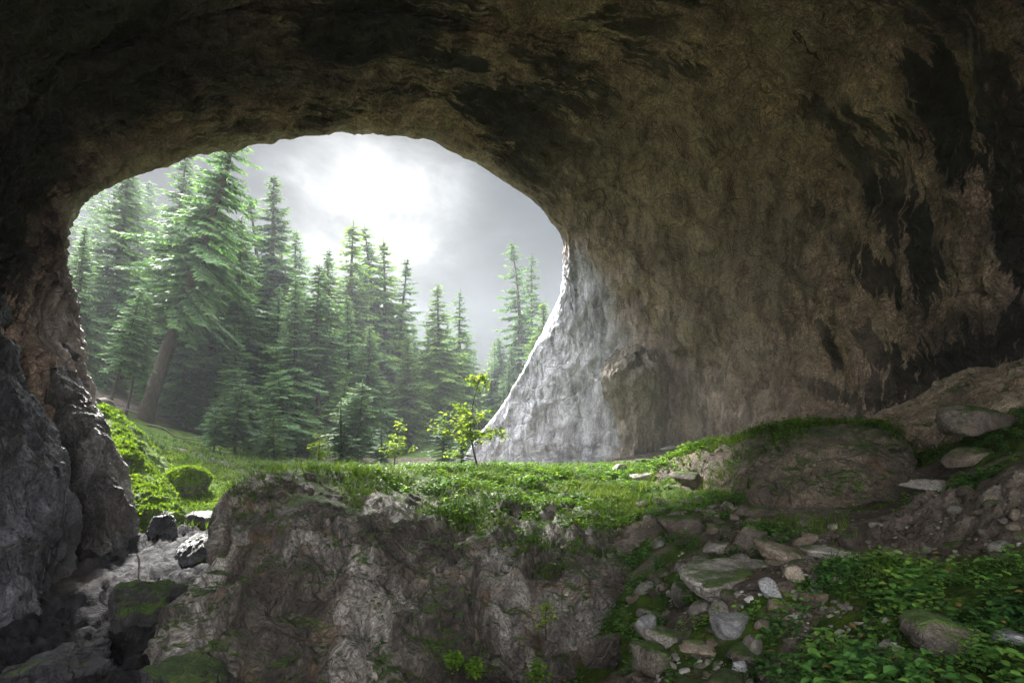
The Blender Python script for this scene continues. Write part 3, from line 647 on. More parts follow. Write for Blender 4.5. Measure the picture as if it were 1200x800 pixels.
S = [
 ('flat_stone', 858, 668, 6.5, 108, 34, 'broad flat grey slab, largest stone on the stepped path', 'stone', .75, (6, -3, 12), 5),
 ('flat_stone', 970, 645, 7.6, 54, 17, 'thin flat slab with a light top at the left edge of the bare path', 'stone', .8, (4, 3, -8), 4),
 ('flat_stone', 918, 646, 7.4, 54, 30, 'tilted brown slab between the flat slab and the leafy clump', 'stone_tan', .8, (14, 12, 20), 4),
 ('stone', 798, 694, 7.0, 60, 32, 'rounded grey stone left of the broad flat slab', 'stone', .8, (0, 4, 30), 4),
 ('flat_stone', 902, 684, 6.2, 28, 36, 'grey slab leaning upright against the broad flat slab', 'stone_pale', .5, (-28, 24, 10), 4),
 ('stone', 851, 731, 5.6, 50, 32, 'pale angular block below the broad flat slab', 'stone_pale', .8, (6, 0, -16), 4),
 ('flat_stone', 780, 743, 5.9, 70, 26, 'long flat stone above the round one near the bottom of the path', 'stone', .8, (4, 4, 14), 4),
 ('stone', 770, 767, 5.4, 52, 34, 'dark rounded stone at the foot of the big boulder near the bottom edge', 'stone_dark', .9, (0, 0, 0), 4),
 ('stone', 866, 782, 4.8, 28, 30, 'light grey upright block near the bottom edge of the path', 'stone_pale', .8, (8, 10, 20), 4),
 ('stone', 950, 773, 4.5, 11, 12, 'small white stone lying on bare soil by the leafy bank', 'stone_pale', .9, (0, 0, 0), 3),
 ('stone', 877, 628, 8.6, 34, 38, 'dark pointed rock beside the leafy clump on the path', 'stone_dark', .8, (10, 20, 0), 4),
 ('stone', 799, 614, 10.4, 58, 32, 'dark rock with a pale left corner beside the big boulder', 'stone_dark', .8, (0, 0, 15), 4),
 ('stone', 840, 640, 8.2, 38, 18, 'low grey rock half sunk in grass above the round grey stone', 'stone', .9, (0, 0, 0), 4),
 ('stone', 976, 616, 9.6, 17, 9, 'small low stone in the middle of the bare path', 'stone', .9, (0, 0, 0), 3),
 ('stone', 951, 628, 8.7, 22, 13, 'small brown stone beside the thin flat slab', 'stone_tan', .9, (0, 0, 0), 3),
 ('flat_stone', 884, 597, 11.2, 46, 24, 'flat brownish rock under the knoll at the head of the path', 'stone_dark', .8, (0, 5, 0), 4),
 ('stone', 1092, 734, 4.7, 88, 46, 'brown rock poking out of the dark leaves at lower right', 'stone_dark', .8, (6, 14, 8), 5),
 ('boulder', 1188, 672, 5.6, 58, 50, 'brown boulder at the right edge under the soil bank', 'stone_dark', .9, (0, 0, 0), 5),
 ('flat_stone', 1104, 567, 9.2, 56, 24, 'pale oval stone resting on the soil bank under the right slope', 'stone', .8, (4, 3, 0), 4),
 ('flat_stone', 1140, 531, 10.4, 46, 24, 'tan tilted slab on the right slope above the oval stone', 'stone_tan', .8, (8, -24, 0), 4),
 ('rock', 1128, 490, 11.0, 118, 40, 'jutting dark slab with a bright broken edge on the right slope', 'stone_dark', .6, (4, -14, -10), 5),
 ('flat_stone', 757, 556, 15.4, 36, 11, 'thin light stone on the grass between boulder and knoll', 'stone', .8, (0, -6, 0), 4),
 ('flat_stone', 793, 523, 21.0, 40, 9, 'long pale stone in grass at the foot of the right wall', 'stone_pale', .7, (0, -3, 0), 4),
 ('stone', 729, 563, 16.0, 14, 8, 'small white stone at the right end of the grassy top', 'stone_pale', .9, (0, 0, 0), 3),
 ('stone', 726, 548, 18.5, 20, 16, 'grey lump of rock on the turf below the pale wall end', 'stone', .9, (0, 0, 0), 4),
 ('stone', 756, 541, 17.6, 26, 13, 'moss browned rock just above the thin light stone', 'mossy', .9, (0, 0, 0), 4),
 ('stone', 813, 560, 14.2, 44, 22, 'dark rock ledge under the grass left of the knoll', 'stone_dark', .9, (0, 0, 0), 4),
 ('rock', 966, 490, 17.0, 40, 12, 'tan rock behind the grassy crest of the knoll', 'stone_tan', .9, (0, -6, 0), 4),
 ('rock', 1022, 494, 16.2, 36, 10, 'low tan rock at the left tip of the long slab', 'stone_tan', .9, (0, -8, 0), 4),
 ('flat_stone', 878, 762, 5.0, 50, 20, 'dark flat stone between the pale angular block and upright block', 'stone_dark', .8, (0, 4, 30), 4),
 ('stone', 760, 726, 6.5, 28, 20, 'grey wedge stone against the right foot of the big boulder', 'stone_pale', .8, (0, -20, 0), 4),
 ('flat_stone', 826, 757, 5.3, 46, 18, 'brown flat stone right of the long flat stone', 'stone_tan', .8, (0, 8, -10), 4),
 ('stone', 930, 668, 6.7, 30, 22, 'brown stepped stone just right of the broad flat slab', 'stone_tan', .9, (0, 10, 0), 4),
 ('stone', 840, 618, 9.6, 26, 12, 'small brown rock in grass between two leafy clumps', 'stone_tan', .9, (0, 0, 0), 3),
 ('rock', 705, 765, 6.9, 50, 44, 'pale fluted block at the right foot of the big boulder', 'boulder', .8, (0, 0, 10), 5),
 ('stone', 1188, 745, 3.9, 40, 20, 'pale stone among leaves at the lower right edge', 'stone_pale', .9, (0, 10, 0), 4),
 ('stone', 912, 706, 5.9, 26, 14, 'tan stone under the leaning grey slab', 'stone_tan', .9, (0, 0, 40), 3),
 ('stone', 952, 700, 6.0, 34, 20, 'brown rounded stone at the left edge of the leafy bank', 'stone_tan', .9, (0, 0, 0), 4),
]
for nm, u, v, d, w, h, lab, mt, dp, rot, lv in S:
    rk(nm, u, v, d, w, h, lab, mt, dp, rot, lv, cat='rock' if nm == 'rock' else ('boulder' if nm == 'boulder' else 'stone'))

fs = rock_patch('flowstone', column_rows([400, 420, 445, 475, 510, 560], [(400, 716), (420, 706), (445, 704), (475, 712), (510, 722), (560, 724)],
    [(400, 772), (420, 782), (445, 786), (475, 790), (510, 792), (560, 795)], [(400, 31.6), (420, 29.6), (445, 28.9), (475, 29.2), (510, 29.4), (560, 29.4)],
    [0, .12, .35, .6, .85, 1.0], [1.6, .5, 0, -.1, .3, 1.6]), 30, 26, M['flow'], crag(.55, .25, .8, 410), parent=CAVE)

# ------------------------------------------------------------------ sampling surfaces for plants
def tri_soup(o):
    me = o.data; me.calc_loop_triangles()
    V = np.empty(len(me.vertices) * 3, np.float32); me.vertices.foreach_get('co', V); V = V.reshape(-1, 3)
    T = np.empty(len(me.loop_triangles) * 3, np.int32); me.loop_triangles.foreach_get('vertices', T); T = T.reshape(-1, 3)
    mw = np.array(o.matrix_basis); V = V @ mw[:3, :3].T + mw[:3, 3]
    return V[T]
def sample(soup, dens, r_):
    a, b, c = soup[:, 0], soup[:, 1], soup[:, 2]
    n = np.cross(b - a, c - a); ar = np.linalg.norm(n, axis=1) / 2; n = n / (2 * ar[:, None] + 1e-12)
    n = np.where(n[:, 2:3] < 0, -n, n)
    ctr = soup.mean(1)
    lam = ar * dens(ctr, n)
    k = r_.poisson(lam)
    idx = np.repeat(np.arange(len(soup)), k)
    u, v = r_.random(len(idx)), r_.random(len(idx)); f = u + v > 1; u[f], v[f] = 1 - u[f], 1 - v[f]
    p = a[idx] + (b[idx] - a[idx]) * u[:, None] + (c[idx] - a[idx]) * v[:, None]
    return p, n[idx]
def in_view(p, m=1.15):
    d = np.maximum(p[:, 1], .1)
    return (p[:, 1] > 1.5) & (np.abs(p[:, 0]) < d * .88 * m + .5) & (p[:, 2] > -d * .48 - .5)

LEAF_V = np.array([[0, 0, 0], [-.33, .33, .09], [-.27, .66, .05], [0, 1, -.14], [.27, .66, .05], [.33, .33, .09], [0, .5, -.01]])
LEAF_F = np.array([[0, 6, 1], [1, 6, 2], [2, 6, 3], [0, 5, 6], [5, 4, 6], [4, 3, 6]])
DIA_V = np.array([[0, 0, 0], [-.5, .45, .0], [0, 1, -.12], [.5, .45, .0]])
DIA_F = np.array([[0, 3, 1], [3, 2, 1]])
BLADE_V = np.array([[-.5, 0, 0], [.5, 0, 0], [-.42, .5, 0], [.42, .5, 0], [0, 1, 0]])
BLADE_F = np.array([[0, 1, 3], [0, 3, 2], [2, 3, 4]])

def stamp(TV, TF, pos, fwd, up, sx, sy, sz=None):
    """copies of a template: its y along fwd, z along up"""
    f = fwd / (np.linalg.norm(fwd, axis=1, keepdims=True) + 1e-9)
    r = np.cross(f, up); r /= np.linalg.norm(r, axis=1, keepdims=True) + 1e-9
    u = np.cross(r, f)
    sz = sy if sz is None else sz
    V = pos[:, None, :] + r[:, None, :] * (TV[None, :, 0:1] * sx[:, None, None]) + f[:, None, :] * (TV[None, :, 1:2] * sy[:, None, None]) + u[:, None, :] * (TV[None, :, 2:3] * sz[:, None, None])
    Fc = TF[None] + (np.arange(len(pos)) * len(TV))[:, None, None]
    return V.reshape(-1, 3), Fc.reshape(-1, 3)
def bend_blades(pos, fwd, lean, w, L):
    """3-segment arching blades from pos, up along fwd bending towards lean"""
    side = np.cross(fwd, lean); side /= np.linalg.norm(side, axis=1, keepdims=True) + 1e-9
    m = pos + fwd * (L * .55)[:, None] + lean * (L * .15)[:, None]
    t = pos + fwd * (L * .85)[:, None] + lean * (L * .55)[:, None]
    w2 = w[:, None] / 2
    V = np.stack([pos - side * w2, pos + side * w2, m - side * w2 * .8, m + side * w2 * .8, t], 1)
    Fc = BLADE_F[None] + (np.arange(len(pos)) * 5)[:, None, None]
    return V.reshape(-1, 3), Fc.reshape(-1, 3)
def join(parts):
    Vs, Fs, As, k = [], [], [], 0
    for V, Fc, A in parts:
        Vs.append(V); Fs.append(Fc + k); As.append(A); k += len(V)
    return np.concatenate(Vs), np.concatenate(Fs), np.concatenate(As)
def unit(a): return a / (np.linalg.norm(a, axis=1, keepdims=True) + 1e-9)
UPV = np.array([0, 0, 1.0])

def herbs(p, nrm, r_, h=(.04, .14), leaf=(.035, .07), per=6):
    n = len(p)
    d = np.linalg.norm(p, axis=1)
    up = unit(nrm * .5 + UPV + r_.normal(0, .12, (n, 3)))
    ht = r_.uniform(*h, n)
    tone = np.clip(.45 + .7 * fbm(p * 1.3, 3, 77) + r_.normal(0, .1, n), 0, 1)
    parts = []
    size = np.clip(1 + .8 * fbm(p * 1.6, 3, 78), .45, 1.8); ht = ht * size
    lean = unit(r_.normal(0, 1, (n, 3)) * np.array([1, 1, .1]))
    V, Fc = bend_blades(p, up, lean, np.full(n, .006), ht)
    parts.append((V, Fc, np.repeat(tone * .5, 5)))
    top = p + up * (ht * .85)[:, None] + lean * (ht * .4)[:, None]
    ph0 = r_.uniform(0, 6.28, n)
    for k in range(per):
        a = ph0 + k * 6.283 * .381 + r_.normal(0, .3, n)
        rad = np.stack([np.cos(a), np.sin(a), np.zeros(n)], 1)
        L = r_.uniform(*leaf, n) * (1.15 - .09 * k) * size
        fw = rad + up * r_.uniform(-.25, .55, n)[:, None]
        pos = top - up * (ht * .13 * k)[:, None] + rad * (.01)
        V, Fc = stamp(LEAF_V, LEAF_F, pos, fw, up + r_.normal(0, .15, (n, 3)), L * 1.0, L)
        tn = np.clip(tone + r_.normal(0, .20, n), 0, .93); tn[r_.random(n) < .02] = 1.0
        parts.append((V, Fc, np.repeat(tn, 7)))
    return join(parts)
def grasses(p, nrm, r_, L=(.08, .22), w=.007, per=4, seed=0):
    n = len(p); parts = []
    tone = np.clip(.45 + .6 * fbm(p * .9, 3, 87 + seed) + r_.normal(0, .12, n), 0, 1)
    size = np.clip(1 + .7 * fbm(p * .7, 2, 97), .4, 1.7)
    for k in range(per):
        up = unit(nrm * .4 + UPV + r_.normal(0, .28, (n, 3)))
        lean = unit(r_.normal(0, 1, (n, 3)) * np.array([1, 1, .2]) + nrm * .6 * np.array([1, 1, 0]))
        V, Fc = bend_blades(p + r_.normal(0, .02, (n, 3)) * np.array([1, 1, 0]), up, lean, np.full(n, w) * np.clip(np.linalg.norm(p, axis=1) / 9, 1, 3), r_.uniform(*L, n) * size)
        parts.append((V, Fc, np.repeat(np.clip(tone + r_.normal(0, .12, n), 0, 1), 5)))
    return join(parts)

vr = np.random.default_rng(21)
SOUP_G = tri_soup(GROUND); SOUP_G = SOUP_G[in_view(SOUP_G.mean(1)) & (SOUP_G.mean(1)[:, 1] < 48)]
SOUP_B = tri_soup(boulder); SOUP_K = tri_soup(knoll); SOUP_L = tri_soup(ledge); SOUP_S = tri_soup(slab)
SOUPS = np.concatenate([SOUP_G, SOUP_B, SOUP_K])

# gravel, and loose stones one can count
g_r = np.random.default_rng(5)
PEB = [(960, 780, 4.4, .6, 1), (930, 720, 5.4, .6, 1), (980, 650, 7.2, .9, .8), (880, 690, 6.2, .8, 1), (820, 730, 5.8, .9, 1), (850, 780, 4.8, .7, 1), (760, 760, 5.8, .7, .9), (920, 610, 10, 1.2, .5), (830, 640, 8.5, 1, .7), (1040, 640, 7.8, .8, .5), (1120, 640, 6.8, 1, .5), (950, 690, 6, .5, 1)]
def d_peb(c, n): return blob(c[:, :2], PEB) * np.clip(.3 + 1.6 * fbm(c * 2.2, 3, 66), 0, 1.4) * np.clip(3600 / np.maximum(c[:, 1], 4) ** 1.3, 90, 620)
p, n = sample(SOUP_G, d_peb, g_r)
TVs = []
for q in range(6):
    D_, F_ = ICO[2]
    rr_ = np.random.default_rng(q + 60); nn_ = rr_.normal(size=(9, 3)); nn_ /= np.linalg.norm(nn_, axis=1, keepdims=True)
    tt_ = np.maximum(D_ @ nn_.T, 1e-3) / rr_.uniform(.55, 1, 9); v_ = D_ / ((tt_ ** 10).sum(1) ** .1)[:, None]
    TVs.append(np.clip(v_, -1.1, 1.1) * np.array([1, .75, .5]))
parts = []
kind = g_r.integers(0, 6, len(p))
for q in range(6):
    m = kind == q; pq = p[m]; sz = .006 + .045 * g_r.random(m.sum()) ** 3.2
    V, Fc = stamp(TVs[q], F_, pq, g_r.normal(0, 1, (m.sum(), 3)) * np.array([1, 1, .25]), np.tile(UPV, (m.sum(), 1)), sz, sz, sz)
    parts.append((V, Fc, np.repeat(g_r.random(m.sum()), len(D_))))
V, Fc, A = join(parts)
def gravel_mat():
    s = NT('gravel_stone'); a = s.n('ShaderNodeAttribute', attribute_name='tint').outputs['Fac']
    col = s.ramp(a, [(0, (.06, .05, .042)), (.5, (.17, .15, .13)), (.85, (.30, .28, .25)), (1, (.5, .49, .47))])
    p_ = s.n('ShaderNodeBsdfPrincipled', {'Base Color': col, 'Roughness': .8}); s.t.links.new(p_.outputs[0], s.out.inputs[0]); return s.m
tag(link('gravel', mesh_from('gravel', V, Fc, gravel_mat(), False, {'tint': A})), 'small loose gravel and rubble bits scattered over the path', 'gravel', kind='stuff')
lit, ln_ = sample(SOUP_G, lambda c, n: np.maximum(blob(c[:, :2], PEB), blob(c[:, :2], BANK)) * np.clip(.3 + 1.8 * fbm(c * 1.7, 3, 68), 0, 1.5) * np.clip(900 / np.maximum(c[:, 1], 4) ** 1.3, 12, 140), g_r)
ls_ = g_r.uniform(.02, .05, len(lit))
V, Fc = stamp(LEAF_V, LEAF_F, lit + UPV * .012, g_r.normal(0, 1, (len(lit), 3)) * np.array([1, 1, .2]), ln_ + g_r.normal(0, .3, lit.shape), ls_ * .8, ls_, ls_ * 2)
M['litter'] = leaf_mat('dead_leaf', (.05, .03, .016), (.13, .08, .04), (.26, .18, .10), .15, .7, 0)
tag(link('leaf_litter', mesh_from('leaf_litter', V, Fc, M['litter'], False, {'tint': np.repeat(g_r.random(len(lit)), 7)})), 'dry brown dead leaves strewn over the path and soil bank', 'dead leaves', kind='stuff')
LOOSE = [(960, 790, 4.4, .5, 1), (925, 715, 5.6, .6, 1), (880, 690, 6.2, .8, 1), (820, 735, 5.8, .9, 1), (850, 785, 4.8, .7, 1), (760, 765, 5.8, .7, 1), (930, 660, 7, .8, .7), (840, 640, 8.5, 1.2, .9), (890, 605, 10.5, 1.3, .6), (780, 600, 12, 1.5, .8), (1050, 640, 7.8, .8, .6), (1150, 640, 6.5, .9, .6)]
p, n = sample(SOUP_G, lambda c, n: blob(c[:, :2], LOOSE) * 19, g_r)
p = p[in_view(p, 1.0)]; g_r.shuffle(p); p = p[:280]
lm = [[stone_mesh('loose_stone', (1, g_r.uniform(.6, .95), g_r.uniform(.35, .6)), 300 + q, M[mt_], 3) for q in range(4)] for mt_ in ('stone', 'stone_dark', 'stone_tan')]
for q in p:
    w_ = g_r.choice(3, p=[.4, .4, .2]); sz = .035 + .19 * g_r.random() ** 1.9
    o = link('loose_stone', lm[w_][g_r.integers(0, 4)], loc=q + np.array([0, 0, sz * .12]), rot=(g_r.normal(0, .2), g_r.normal(0, .2), g_r.uniform(0, 6.28)), scale=(sz,) * 3)
    tag(o, ('loose grey stone lying on the rocky path among others', 'loose dark brown stone lying on the rocky path among others', 'loose tan stone lying on the rocky path among others')[w_], 'stone', ('loose grey stones on the path', 'loose dark stones on the path', 'loose tan stones on the path')[w_])

# dense dark-leaved herbs on the lower right bank and along the path
def d_herb(c, n):
    return blob(c[:, :2], HERB) * (1 - .92 * blob(c[:, :2], TRAIL)) * sstep(.25, .6, n[:, 2]) * np.clip(.42 + 2.4 * fbm(c * 1.4, 4, 61), 0, 1.6) * np.clip(2700 / np.maximum(c[:, 1], 3.5) ** 1.15, 70, 620)
p, n = sample(np.concatenate([SOUP_G, SOUP_K]), d_herb, vr)
k = in_view(p); p, n = p[k], n[k]
V, Fc, A = herbs(p, n, vr, (.05, .17), (.032, .068), 6)
tag(link('ground_cover', mesh_from('ground_cover', V, Fc, M['herb'], False, {'tint': A})), 'dense dark green broad-leaved plants carpeting the bank at lower right and beside the path', 'plants', kind='stuff')
NH = len(p)

# lighter herbs on top of the boulder and the knoll
MOUND = [(600, 560, 16.5, 3.2, 1), (500, 566, 15, 2.0, .9), (680, 570, 15.5, 1.8, 1), (560, 596, 12.6, .9, .9), (640, 600, 13, 1.3, .8), (620, 640, 10.8, .5, .9), (700, 620, 12.5, .8, .8), (470, 560, 14.6, 1.2, .7), (600, 615, 11.8, .7, .7),
         (870, 512, 17, 2, 1), (800, 540, 17.5, 2.4, .8), (930, 503, 16, 1.6, 1), (1000, 502, 14.6, 1, .8), (900, 535, 14, .8, .5), (720, 552, 21, 3, .6), (560, 545, 24, 5, .6)]
def d_mound(c, n):
    return blob(c[:, :2], MOUND) * sstep(.5, .85, n[:, 2]) * np.clip(.5 + 1.5 * fbm(c * .8, 3, 62), 0, 1.5) * 130
p, n = sample(SOUPS, d_mound, vr); k = in_view(p); p, n = p[k], n[k]
V, Fc, A = herbs(p, n, vr, (.05, .2), (.05, .11), 5)
tag(link('ground_cover', mesh_from('ground_cover', V, Fc, M['herbbright'], False, {'tint': A})), 'fresh bright green herbs covering the tops of the big boulder and the knoll', 'plants', kind='stuff')
NM = len(p)

# grass
TURF = MOUND + [(150, 515, 21, 2.5, .5), (265, 565, 19, 2.2, .8), (245, 606, 15, 1.2, .9), (300, 540, 26, 4, .5), (420, 548, 24, 5, .8), (330, 552, 13.4, 1.2, .45), (300, 570, 12, .8, .35), (400, 556, 14.0, 1.3, .6), (450, 570, 13, .9, .7), (520, 590, 12.4, .6, .7),
        (770, 575, 13.5, 1.8, .7), (1080, 515, 14, 1.5, .7), (640, 650, 10.3, .35, .7), (690, 640, 11, .5, .6), (1060, 678, 5.4, .6, .4), (900, 620, 9, 1.0, .4), (250, 560, 22, 3, .6), (215, 800, 7.5, .5, .6), (1180, 680, 5.0, .4, .6)]
def d_grass(c, n):
    return blob(c[:, :2], TURF) * sstep(.3, .7, n[:, 2]) * np.clip(.55 + 1.4 * fbm(c * .7 + 9, 3, 63), 0, 1.4) * np.clip(9000 / np.maximum(c[:, 1], 4) ** 1.5, 30, 300)
p, n = sample(SOUPS, d_grass, vr); k = in_view(p); p, n = p[k], n[k]
V, Fc, A = grasses(p, n, vr, (.08, .26), .008, 5)
tag(link('grass', mesh_from('grass', V, Fc, M['grass'], False, {'tint': A})), 'short tufty grass on the boulder top, slope and turf at the cave mouth', 'grass', kind='stuff')
NG = len(p)

# moss on the left ledge, boulders and slope
MB = [(150, 515, 20, 2.6, 1), (190, 575, 16.5, 1.8, 1), (245, 606, 15, 1.0, 1), (215, 545, 20, 2, .9), (265, 570, 18.5, 1.6, .8)]
mossy_objs = [o for o in COL.objects if o.name.startswith('mossy_boulder')]
def d_moss_l(c, n): return sstep(.2, .6, n[:, 2]) * np.clip(.5 + 1.6 * fbm(c * .8, 3, 64), 0, 1.4) * sstep(-2.6, -1.2, c[:, 2] + .12 * (c[:, 1] - 14)) * 420
def d_moss_b(c, n): return sstep(.05, .6, n[:, 2]) * 420
def d_moss_g(c, n): return blob(c[:, :2], MB) * np.clip(.5 + 1.5 * fbm(c * .7, 3, 65), 0, 1.3) * 260
pp = [sample(SOUP_L, d_moss_l, vr), sample(SOUP_G, d_moss_g, vr)] + [sample(tri_soup(o), d_moss_b, vr) for o in mossy_objs]
p = np.concatenate([a for a, b in pp]); n = np.concatenate([b for a, b in pp])
V, Fc, A = grasses(p, n, vr, (.03, .09), .018, 4, 5)
tag(link('moss', mesh_from('moss', V, Fc, M['mossfuzz'], False, {'tint': A})), 'glowing yellow green moss over the left ledge, slope and boulder', 'moss', kind='stuff')
NMO = len(p)
print('herb', NH, 'mound', NM, 'grass', NG, 'moss', NMO)
# ------------------------------------------------------------------ trees
def tube(path, rad, sides=8, seed=0, rough=0.0):
    path = np.asarray(path, float); n = len(path)
    t = unit(np.gradient(path, axis=0)); ref = np.where(np.abs(t[:, 2:3]) > .95, [[1.0, 0, 0]], [[0, 0, 1.0]])
    a = unit(np.cross(t, ref)); b = np.cross(t, a)
    ph = np.linspace(0, 2 * np.pi, sides, endpoint=False)
    rr = np.asarray(rad, float)[:, None] * np.ones(sides)[None]
    if rough: rr = rr * (1 + rough * fbm(np.c_[np.cos(ph)[None].repeat(n, 0).ravel() * 1.5, np.sin(ph)[None].repeat(n, 0).ravel() * 1.5, np.repeat(path[:, 2] * .8, sides)], 3, 90 + seed).reshape(n, sides))
    V = path[:, None] + a[:, None] * (np.cos(ph)[None, :, None] * rr[..., None]) + b[:, None] * (np.sin(ph)[None, :, None] * rr[..., None])
    i = np.arange(n - 1)[:, None] * sides + np.arange(sides)[None]; j = np.arange(n - 1)[:, None] * sides + (np.arange(sides)[None] + 1) % sides
    q = np.stack([i, j, j + sides, i + sides], 2).reshape(-1, 4)
    return V.reshape(-1, 3), np.concatenate([q[:, [0, 1, 2]], q[:, [0, 2, 3]]])

def spruce(H, base_r, width, clear, seed, droop=.5, density=1.0, spray=.34, dead=True, crook=.25, ragged=.5, tierstep=.34):
    """trunk (with limbs) and crown meshes of one spruce of height H"""
    r_ = np.random.default_rng(seed)
    zs = np.linspace(0, H, 26)
    path = np.c_[crook * np.sin(zs / H * 3.1 + seed) * zs / H, crook * np.cos(zs / H * 2.3 + seed * 2) * zs / H, zs]
    rad = base_r * (1 - zs / H) ** .8 + .008
    rad[0] *= 1.45; rad[1] *= 1.08; path[0, 2] = -.4
    tp = [tube(path, rad, 10, seed, .22)]
    cV = []
    z = clear * H * r_.uniform(.8, 1.0)
    while z < H * .985:
        f = (z - clear * H) / (H - clear * H)
        lump = 1 + .45 * float(perlin(np.array([[z * .55, seed * 3.3, 1.0]]), seed)[0])
        prof = lump * width * ((1 - f) ** .85) * (.55 + .45 * min(1, f * 3.5 + .25)) + .05
        nb = r_.integers(5, 8)
        a0 = r_.uniform(0, 6.28)
        for b in range(nb):
            if r_.random() < ragged * .45: continue
            a = a0 + b * 6.283 / nb + r_.normal(0, .25)
            L = prof * r_.uniform(1 - ragged, 1.15) * (1 + .4 * float(perlin(np.array([[math.cos(a) * 1.3, math.sin(a) * 1.3, z * .35 + seed]]), 4)[0]))
            zz = z + r_.normal(0, .12)
            org = np.array([np.interp(zz, zs, path[:, 0]), np.interp(zz, zs, path[:, 1]), zz])
            out = np.array([math.cos(a), math.sin(a), 0]); sd = np.array([-math.sin(a), math.cos(a), 0])
            m = max(4, int(L / spray * 2.6 * density))
            t = (np.arange(m) + r_.random(m) * .7) / m * .9 + .10
            up0 = .35 * (f - .35)
            zc = L * (up0 * t - droop * (1 - f * .6) * t ** 1.5 + .28 * droop * t ** 3)
            wig = r_.normal(0, .05) * L
            pts = org + out * (L * t)[:, None] + UPV * zc[:, None] + sd * (wig * t * t)[:, None]
            if L > .5:
                tt = np.linspace(0, .92, 5); zz_ = L * (up0 * tt - droop * (1 - f * .6) * tt ** 1.5 + .28 * droop * tt ** 3)
                tp.append(tube(org + out * (L * tt)[:, None] + UPV * zz_[:, None] + sd * (wig * tt * tt)[:, None], np.linspace(.035, .008, 5) * (.6 + L * .25), 4))
            for s_ in (-1, 1):
                ln = (spray * (.55 - .35 * f ** 2) + .42 * L * (1 - t) * np.minimum(1, t * 3) * .8) * r_.uniform(.65, 1.2, m)
                dr = out * .65 + sd * (s_ * r_.uniform(.55, 1.0, m))[:, None] + UPV * (-.15 - .4 * droop * r_.random(m))[:, None]
                dr = unit(dr)
                # each side twig carries a few sprays
                for q in range(3):
                    e = (q + .15) / 3
                    pp_ = pts + dr * (ln * e)[:, None] + UPV * (-.12 * droop * ln * e * e)[:, None]
                    for w_ in ((-1, 1) if q < 2 else (0,)):
                        dd = unit(dr + (out * .45 + sd * .35 * s_) * 0 + np.cross(dr, UPV) * (w_ * .62) + UPV * (-.25 * droop - .15 * r_.random(m))[:, None] + r_.normal(0, .12, (m, 3)))
                        sl = spray * (1.08 - .5 * f ** 2) * r_.uniform(.6, 1.15, m) * np.clip(.45 + ln / spray * .5, .5, 1.1)
                        cV.append((pp_, dd, sl, np.clip(.28 + .5 * t + r_.normal(0, .16, m) + .12 * (q - 1), 0, 1)))
            # tip spray
            cV.append((pts[-1:], unit((out + UPV * -.1)[None]), np.array([spray * 1.1]), np.array([.85])))
        z += tierstep * r_.uniform(.7, 1.25) * (1.15 - .55 * f)
    # leader
    for k in range(16):
        zz = H * (.955 + .045 * k / 16); a = r_.uniform(0, 6.28)
        cV.append((np.array([[path[-1, 0], path[-1, 1], zz]]), unit(np.array([[math.cos(a) * .6, math.sin(a) * .6, .6]])), np.array([spray * .35]), np.array([.7])))
    if dead:
        for k in range(int(10 + clear * H * 2.5)):
            zz = r_.uniform(.06, max(.12, clear * 1.1)) * H; a = r_.uniform(0, 6.28); L = r_.uniform(.3, 1.3) * (width * .45 + .3)
            org = np.array([np.interp(zz, zs, path[:, 0]), np.interp(zz, zs, path[:, 1]), zz])
            tt = np.linspace(0, 1, 4)
            tp.append(tube(org + np.array([math.cos(a), math.sin(a), 0]) * (L * tt)[:, None] + UPV * (L * (-.15 * tt - .2 * tt * tt))[:, None], np.linspace(.022, .005, 4), 3))
    pos = np.concatenate([c_[0] for c_ in cV]); dr = np.concatenate([c_[1] for c_ in cV]); sl = np.concatenate([c_[2] for c_ in cV]); tn = np.concatenate([c_[3] for c_ in cV])
    upv = np.tile(UPV, (len(pos), 1)) + r_.normal(0, .35, (len(pos), 3))
    V, Fc = stamp(DIA_V, DIA_F, pos, dr, upv, sl * .36, sl, sl)
    k = 0; tV, tF = [], []
    for a_, b_ in tp: tV.append(a_); tF.append(b_ + k); k += len(a_)
    return (np.concatenate(tV), np.concatenate(tF)), (V, Fc, np.repeat(tn, 4))

def spruce_kind(nm, mat, **kw):
    (tv, tf), (v, f, a) = spruce(**kw)
    return mesh_from('trunk', tv, tf, M['bark'], True), mesh_from('crown', v, f, M[mat], False, {'tint': a})

KINDS = {
 'old':    spruce_kind('old', 'needle', H=20, base_r=.41, width=4.4, clear=.38, seed=1, droop=.62, spray=.40, ragged=.5, crook=.5, tierstep=.46),
 'dense':  spruce_kind('dense', 'needle', H=18, base_r=.30, width=4.3, clear=.07, seed=2, droop=.65, spray=.42, tierstep=.38),
 'narrow': spruce_kind('narrow', 'needle', H=19, base_r=.26, width=3.1, clear=.12, seed=3, droop=.75, spray=.38, ragged=.45, tierstep=.38),
 'thin':   spruce_kind('thin', 'needle', H=15, base_r=.15, width=2.7, clear=.40, seed=4, droop=.5, spray=.38, ragged=.5, tierstep=.42),
 'yellowish':  spruce_kind('yellowish', 'needle_yellow', H=17, base_r=.27, width=4.0, clear=.06, seed=5, droop=.68, spray=.42, ragged=.4, tierstep=.38),
 'gappy':  spruce_kind('gappy', 'needle', H=18, base_r=.24, width=2.9, clear=.2, seed=6, droop=.5, spray=.40, ragged=.7, density=.9, tierstep=.48),
 'young':  spruce_kind('young', 'needle_pale', H=5.0, base_r=.075, width=1.35, clear=.10, seed=7, droop=.25, spray=.20, dead=False, crook=.08, tierstep=.30),
 'layered': spruce_kind('layered', 'needle', H=6.5, base_r=.08, width=2.2, clear=.30, seed=8, droop=.40, spray=.26, crook=.25, ragged=.4, tierstep=.36),
}
